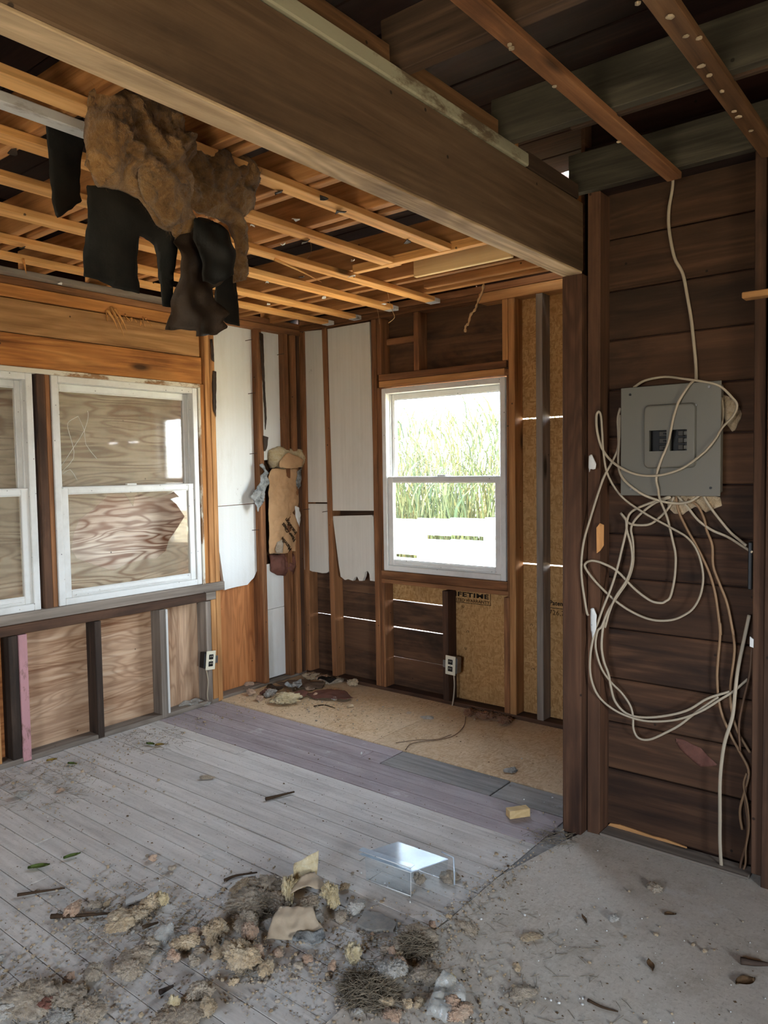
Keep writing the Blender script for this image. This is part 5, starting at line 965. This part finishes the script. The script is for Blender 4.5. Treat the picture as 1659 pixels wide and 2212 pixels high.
sheet('torn_foil', (2.134,-2.173,0.000), YW, .3, [(-4,0),(2,-1),(6,1),(5,4),(1,3),(-3,3.5)], FOIL, 'grey crumpled foil below the folded kraft sheet', 'foil', seed=7, wr=.02, wsc=25, z0=.006)
sheet('batt_curl', (1.923,-1.959,0.000), YW+.2, 1.35, [(-4,0),(1,0),(4,1.5),(4.6,6),(5,9.5),(2.5,9),(-1,7),(-3.6,6)], FGY, 'curled yellow batt sheet standing up at the back of the main pile', 'insulation', th=.012, wr=.03, wsc=10, seed=8, z0=.03)
o = tag(prism('shingle_scrap', [(p[0], p[1], .003) for p in [(2.185,-1.995,0.000),(2.171,-1.944,0.000),(2.189,-1.924,0.000),(2.227,-1.917,0.000),(2.247,-1.920,0.000),(2.285,-1.925,0.000),(2.295,-1.941,-0.000),(2.302,-1.962,0.000),(2.269,-1.978,0.000),(2.256,-1.999,0.000),(2.229,-2.006,0.000),(2.189,-2.004,0.000)]], (0, 0, 1), .008, SHING), 'slate grey shingle scrap dusted with fibre beside the pile', 'shingle')
o = tag(prism('board_chip', [(p[0], p[1], .012) for p in [(1.498,-2.371,0.000),(1.505,-2.251,-0.000),(1.535,-2.267,0.000),(1.534,-2.327,0.000),(1.520,-2.384,0.000)]], (0.1, 0.1, 1), .006, WHITEW[0]), 'pale thin board chip behind the tan tuft cluster', 'board')
o.location.z -= .008
def stick(pts, r, mat, label, cat='stick'): return tag(tube('stick', pts, lambda t: r*(1.1-.6*t), mat, seg=6, n=4), label, cat)
stick([(p[0], p[1], .008) for p in [(1.385,-2.567,0.000),(1.452,-2.510,0.000),(1.527,-2.434,0.000)]], .007, TWIG, 'brown stick under the pinkish insulation roll')
stick([(p[0], p[1], .008) for p in [(1.291,-1.561,0.000),(1.314,-1.498,0.000),(1.337,-1.434,0.000)]], .007, TWIG, 'dark splinter lying alone on the middle boards')
stick([(p[0], p[1], .006) for p in [(1.171,-2.572,0.000),(1.215,-2.511,0.000),(1.259,-2.452,0.000)]], .005, TWIG, 'thin dark twig on the boards left of the pink roll')
stick([(p[0], p[1], .006) for p in [(1.658,-2.088,0.000),(1.667,-2.044,0.000),(1.710,-1.984,0.000)]], .005, TWIG, 'dark twig behind the main fluff pile')
stick([(p[0], p[1], .008) for p in [(1.966,-2.565,0.000),(1.973,-2.525,0.000)]], .007, BLACKSTUD[0], 'short charred stick near the bottom edge')
stick([(p[0], p[1], .007) for p in [(1.670,-2.421,0.000),(1.686,-2.375,0.000)]], .006, TWIG, 'grey splinter at the right of the tan tuft cluster')
stick([(p[0], p[1], .010) for p in [(3.176,-1.476,0.000),(3.209,-1.463,0.000),(3.240,-1.445,0.000)]], .010, BLACKSTUD[0], 'dark stick at the right edge of the floor')
stick([(p[0], p[1], .010) for p in [(0.569,-0.514,0.006),(0.600,-0.458,0.006),(0.696,-0.464,0.006)]], .004, TWIG, 'thin brown stick on the tan sheet by the corner litter')
stick([(p[0], p[1], .006) for p in [(2.896,-1.884,0.000),(2.936,-1.886,0.000),(2.976,-1.877,0.000)]], .004, TWIG, 'thin twig on the dusty floor near the bottom edge')
def leaf(p, L, w, yaw, mat, label, curl=.012):
    bm = bmesh.new(); rows = []
    for i in range(7):
        t = i/6; ww = w*math.sin(math.pi*min(1, t*.93+.04))**.8; x = (t-.5)*L
        rows.append([bm.verts.new((x, -ww, curl*.6+.003)), bm.verts.new((x, 0, .003+curl*t*t)), bm.verts.new((x, ww, curl*.7+.003))])
    for A_, B_ in zip(rows, rows[1:]):
        for k in range(2): bm.faces.new((A_[k], A_[k+1], B_[k+1], B_[k]))
    bmesh.ops.solidify(bm, geom=bm.faces[:], thickness=.0008)
    bm.transform(Matrix.Rotation(yaw, 4, 'Z')); bm.transform(Matrix.Translation(Vector((p[0], p[1], 0))))
    return tag(from_bm('leaf', bm, mat, smooth=True), label, 'leaf')
leaf((1.050,-2.437,0.000), .075, .016, .9, LEAFG, 'green leaf lying on the boards at the left')
leaf((1.075,-2.324,0.000), .06, .012, 1.2, LEAFG, 'dull green shrivelled leaf right of the bright green one')
leaf((-0.083,-1.725,0.000), .05, .018, 2.0, LEAFY, 'yellow leaf on the sole plate between the pink and black studs')
leaf((-0.029,-1.635,0.000), .05, .018, .4, LEAFY, 'yellow leaf on the sole plate next to the black stud')
leaf((0.104,-1.893,0.000), .05, .016, 1.0, LEAFY, 'yellow leaf on the floor before the pink stud')
leaf((0.360,-1.448,0.000), .05, .018, .6, LEAFY, 'yellow leaf among green bits before the left studs')
leaf((0.310,-1.469,0.000), .06, .014, .2, LEAFG, 'green leaf scrap beside the yellow leaf before the studs')
leaf((0.232,-1.857,0.000), .06, .012, .3, LEAFG, 'green weed scrap on the floor left')
leaf((2.739,-1.551,0.000), .038, .006, 2.4, LEAFB, 'narrow brown leaf on the dusty right floor')
leaf((2.979,-1.645,0.000), .042, .010, 2.2, LEAFB, 'dark brown leaf on the dusty right floor')
leaf((2.943,-1.365,0.000), .035, .008, .4, LEAFB, 'brown leaf in the shade on the right floor')
leaf((3.207,-1.555,0.000), .06, .017, .9, LEAFB, 'broad brown leaf near the right edge of the floor')
tuft((0.895,-1.564,0.000), 52, 16, FGG, 'flat grey dusty lump alone on the boards', lobes=8, d=.4)
tuft((1.280,-0.910,0.000), 10, 16, VINYL, 'tiny white bulb on the purple boards', lobes=3, name='bulb')
tag(bpy.data.objects['bulb'], cat='bulb')
sheet('wrapper', (1.776,-2.432,0.000), YW, .2, [(-3,-4),(2,-3),(4,1),(3,5),(-1,6),(-2,2)], FILM, 'crumpled clear wrapper among the fibre trail', 'wrapper', wr=.02, wsc=30, seed=4, amp=.004)
sheet('plastic_film', (2.609,-2.137,0.000), YW, .25, [(-5,-4),(0,-6),(5,-4),(6,2),(4,5),(1,8),(-2,5),(-3,1)], FILM, 'crumpled clear plastic film near the bottom edge', 'plastic', wr=.022, wsc=24, seed=6, amp=.005)
sheet('plastic_film', (-0.025,-0.934,0.000), .9, .18, [(-9,-3.5),(-2,-3),(4,-2.5),(9,-1),(10,3),(6,5),(1,7),(-5,4),(-9,1)], FILM, 'clear plastic sheet folded on the floor below the crooked outlet', 'plastic', wr=.03, wsc=9, seed=9, amp=.004, z0=.004)
sheet('torn_strip', (2.585,-2.090,0.000), YW-.6, .5, [(-1.5,-3),(1.5,-3),(1.8,0),(1,4),(-1,4.5),(-2,1)], FGY, 'curled yellow batt strip above the plastic film', 'insulation', th=.006, seed=11)
sheet('brown_paper', (0.194,-0.247,0.006), .35, .02, [(-16,-5),(-4,-9),(10,-8),(16,-2),(14,6),(2,9),(-12,6)], BROWNPAPER, 'brown torn paper sheet lying in the back corner', 'paper', seed=13, wr=.016, wsc=9, z0=.010)
sheet('red_paper', (0.513,-0.315,0.006), .25, .03, [(-15,-4),(-6,-9),(4,-7),(14,-6),(17,0),(6,9),(-3,8),(-12,4)], REDPAPER, 'red-brown paper sheet lying on the tan floor sheet', 'paper', seed=14, wr=.014, wsc=8, z0=.014)
sheet('red_paper', (0.357,-0.452,0.006), .9, .06, [(-6,-4),(5,-5),(8,1),(4,5),(-4,5)], REDPAPER, 'small red-brown paper scrap between the pink shreds', 'paper', seed=15, wr=.018, wsc=12, z0=.016)
sheet('torn_foil', (0.229,-0.350,0.006), .5, .3, [(-5,-3),(3,-4),(6,0),(4,5),(-2,5),(-5,2)], FOIL, 'silvery crumpled scrap on the corner papers', 'foil', seed=16, wr=.03, wsc=20, z0=.03)
sheet('tar_scrap', (0.303,-0.115,0.006), .4, .15, [(-6,-3),(3,-3),(7,1),(2,4),(-5,3)], TAR, 'black tar paper scrap below the pinkish roll', 'paper', seed=17, wr=.02, wsc=12, z0=.022)
sheet('tar_scrap', (0.142,-0.438,0.006), .3, .3, [(-7,-1),(0,-2),(7,-1),(8,2),(0,2),(-6,3)], TARB, 'dark curled paper strip at the outer side of the corner litter', 'paper', seed=18, wr=.02, wsc=14, z0=.02)
def wire(pts, label, r=.0016, mat=None): return tag(tube('wire', pts, r, mat or CABBR, seg=6, n=6), label, 'wire')
wire([(p[0], p[1], .011) for p in [(1.405,-0.143,0.006),(1.480,-0.280,0.006),(1.518,-0.430,0.006),(1.494,-0.533,0.006),(1.432,-0.612,0.006),(1.409,-0.677,0.006),(1.436,-0.753,0.006)]], 'thin brown wire curling over the tan floor sheet from the outlet stud', .002)
wire([(p[0], p[1], .009) for p in [(1.334,-0.700,0.006),(1.397,-0.604,0.006),(1.477,-0.529,0.006),(1.497,-0.429,0.006)]], 'short brown wire beside the curling one on the tan sheet', .0016)
# wooden block
wbk = Matrix.Rotation(math.radians(54), 4, 'Z'); c_ = (2.227,-1.039,0.000)
tag(box('wood_block', c_[0]-.045, c_[0]+.045, c_[1]-.020, c_[1]+.020, .001, .034, NEWWOOD, rot=wbk, bev=.0015), 'short sawn block of pale yellow wood on the boards', 'block')
# acrylic stand
P1, P2 = Vector((2.042,-1.781,0.000)), Vector((2.226,-1.770,0.000)); hh = .078
ac = empty('sign_holder', (P1+P2)/2, 'clear acrylic sign holder lying face down on the boards', 'sign holder')
up_ = Vector((0, 0, hh)); ex_ = (P2-P1).normalized(); bk_ = Vector((-ex_.y, ex_.x, 0))
T0, T1, T2, T3 = [Vector((2.007,-1.778,0.078)), Vector((2.222,-1.763,0.078)), Vector((2.274,-1.619,0.078)), Vector((2.064,-1.627,0.078))]
prism('front_pane', [P1, P2, Vector((T1.x, T1.y, hh)), Vector((T0.x*.15+T1.x*.0+P1.x*.85, T0.y*.15+P1.y*.85, hh))], bk_, .003, ACRYL, ac)
prism('top_panel', [T0, T1, T2, T3], (0, 0, 1), .003, ACRYLT, ac)
d_ = (T1-T0).normalized(); n_ = Vector((-d_.y, d_.x, 0)); lu = Vector((0, 0, .014))
prism('lip', [T0+n_*.002, T1+n_*.002, T1+n_*.002+lu, T0+n_*.002+lu], -n_, .0025, ACRYL, ac)
prism('lip', [T0+lu, T1+lu, T1+lu+n_*.024, T0+lu+n_*.024], (0, 0, 1), .0025, ACRYLT, ac)
for q in ([P1, P2], [P1+Vector((0, 0, .001)), P1+Vector((0, 0, .002))][:1]+[P1+(P2-P1)*.5]): pass
tube('pane_edge', [P1+Vector((0, 0, .002)), P2+Vector((0, 0, .002))], .0016, VINYL, ac, seg=5, n=1); tube('pane_edge', [P2+Vector((0, 0, .002)), Vector((T1.x, T1.y, hh))], .0012, VINYL, ac, seg=5, n=1)
tube('pane_edge', [T0+lu, T1+lu], .0016, VINYL, ac, seg=5, n=1); tube('pane_edge', [T0, T1], .0014, VINYL, ac, seg=5, n=1)
tube('back_strap', [T2+(T3-T2)*.12+Vector((0, 0, .02)), T2+Vector((.02, .004, .012)), Vector((T2.x+.03, T2.y-.006, -.0+.03)), Vector((T2.x+.032, T2.y-.010, .004))], .003, ACRYLT, ac, seg=6, n=1)
prism('back_pane', [Vector((T2.x-.01, T2.y, .002)), Vector((T3.x, T3.y, .002)), T3, T2], bk_, .002, ACRYL, ac)

# straw
def straw(c, R, n, seed, label, h=.04, mat=STRAW, L=(.03, .08)):
    bm = bmesh.new(); r = random.Random(seed)
    for _ in range(n):
        a = r.uniform(0, 6.28); d = R*math.sqrt(r.random()); p = Vector((c[0]+d*math.cos(a), c[1]+d*math.sin(a)*.8, .003+r.random()*h*(1-d/R*.7)))
        yw = r.uniform(0, 6.28); ln = r.uniform(*L); dv = Vector((math.cos(yw), math.sin(yw), r.uniform(-.3, .45)))*ln*.5
        w = .0006; sd = Vector((-dv.y, dv.x, 0)).normalized()*w
        A_, B_ = p-dv, p+dv; mid = p+Vector((r.uniform(-.3, .3), r.uniform(-.3, .3), .1))*ln*.2
        for q in (A_, B_, mid): q.z = max(q.z, .002)
        V_ = [[bm.verts.new(q+sd), bm.verts.new(q-sd), bm.verts.new(q+Vector((0, 0, w*1.8)))] for q in (A_, mid, B_)]
        for s0, s1 in zip(V_, V_[1:]):
            for k in range(3): bm.faces.new((s0[k], s0[(k+1) % 3], s1[(k+1) % 3], s1[k]))
    return tag(from_bm('straw', bm, mat), label, 'straw', kind='stuff')
straw((2.416,-2.219,-0.000), .085, 620, 1, 'dark nest of dead straw on the floor before the upright tuft', .045)
straw((2.401,-1.988,0.000), .055, 360, 2, 'bunch of grey straw at the end of the grey boards', .05)
straw((1.889,-2.136,0.000), .09, 220, 3, 'dark straw tangled through the main fluff pile', .06)
straw((2.071,-2.352,0.000), .05, 70, 4, 'straw under the largest front tuft', .05)
straw((2.354,-2.071,0.000), .20, 130, 5, 'loose straw scattered over the floor around the nest', .008, L=(.02, .07))
straw((1.664,-2.431,0.000), .22, 110, 6, 'loose straw scattered round the left tuft cluster', .008, L=(.02, .06))
straw((0.362,-2.076,0.000), .28, 120, 7, 'dry plant litter along the left studs', .01, L=(.02, .07))
straw((0.261,-1.421,-0.000), .22, 90, 8, 'dry plant litter below the window studs', .01, L=(.02, .06))
straw((2.426,-1.126,0.000), .09, 70, 9, 'straw caught at the foot of the post', .012, L=(.03, .09))
straw((2.663,-1.861,0.000), .35, 130, 10, 'loose straw scattered over the dusty right floor', .005, L=(.015, .05))
straw((1.501,-0.031,0.000), .14, 130, 11, 'orange straw litter along the wall under the bright window', .03, FGO, (.02, .06))
# crumbs: nobody could count these
_b = bmesh.new(); bmesh.ops.create_icosphere(_b, subdivisions=2, radius=1); ICO = [v.co.copy() for v in _b.verts]; ICF = [[v.index for v in f.verts] for f in _b.faces]; _b.free()
def crumbs(name, spots, mat, label, seed, size, flat=.35):
    bm = bmesh.new(); r = random.Random(seed)
    for cx, cy_, rx, ry, n in spots:
        for _ in range(n):
            x, y = cx+r.gauss(0, rx), cy_+r.gauss(0, ry)
            if x < .02 or x > 3.9 or y > -.02 or y < -3.4 or (x > 2.43 and y > -1.06): continue
            z = .006 if y > -.745 and x < 2.43 else (.0035 if x > 2.4 else .0005)
            s_ = r.uniform(*size)*(1 if r.random() < .85 else 1.9); a = r.uniform(0, 6.28); b_ = []
            if flat > .5:
                az = r.uniform(.45, .9); ay = r.uniform(.5, 1); V_ = []
                for c in ICO:
                    j = r.uniform(.7, 1.25); X_, Y_ = c.x*j*s_, c.y*j*s_*ay
                    V_.append(bm.verts.new((x+X_*math.cos(a)-Y_*math.sin(a), y+X_*math.sin(a)+Y_*math.cos(a), z+max(0, (c.z*j+.8)*s_*az))))
                for f_ in ICF: bm.faces.new([V_[q] for q in f_])
                continue
            k = r.choice((4, 5))
            for j in range(k):
                t = a+j*6.283/k; q = s_*r.uniform(.5, 1.1); b_.append((x+q*math.cos(t), y+q*math.sin(t)*r.uniform(.4, 1), z))
            V_ = [bm.verts.new(p) for p in b_]; tp = bm.verts.new((x+r.uniform(-.3, .3)*s_, y+r.uniform(-.3, .3)*s_, z+s_*r.uniform(flat*.5, flat*1.6)))
            for j in range(k): bm.faces.new((V_[j], V_[(j+1) % k], tp))
    return tag(from_bm(name, bm, mat, smooth=flat > .5), label, 'debris', kind='stuff')
piles = [(2.0, -2.25, .22, .16, 1), (1.55, -2.4, .2, .12, .7), (2.4, -2.1, .2, .14, .8), (1.75, -2.75, .25, .12, .8), (.35, -2.0, .25, .18, .5), (.2, -1.3, .12, .4, .35), (.6, -.4, .35, .18, .45), (2.4, -1.7, .05, .3, .4)]
crumbs('fibre_crumbs', [(a, b, c, d, int(e*480)) for a, b, c, d, e in piles]+[(2.8, -1.9, .45, .35, 120)], FGT, 'loose tan fibre crumbs strewn round the piles', 1, (.0014, .0045), .9)
crumbs('grey_crumbs', [(a, b, c, d, int(e*480)) for a, b, c, d, e in piles], FGG, 'loose grey fibre crumbs strewn round the piles', 2, (.0014, .004), .9)
crumbs('wood_chips', [(1.3, -1.8, .8, .6, 700), (2.6, -1.9, .5, .4, 450), (1.4, -.45, .7, .2, 260)]+[(a, b, c, d, int(e*240)) for a, b, c, d, e in piles], CHIP, 'small dark wood chips and grit all over the floor', 3, (.0012, .0045))
crumbs('plaster_crumbs', [(2.7, -1.75, .45, .4, 170), (1.5, -1.7, .8, .6, 150)], VINYL, 'tiny white plaster crumbs dotted over the floor', 4, (.0009, .0024), .7)
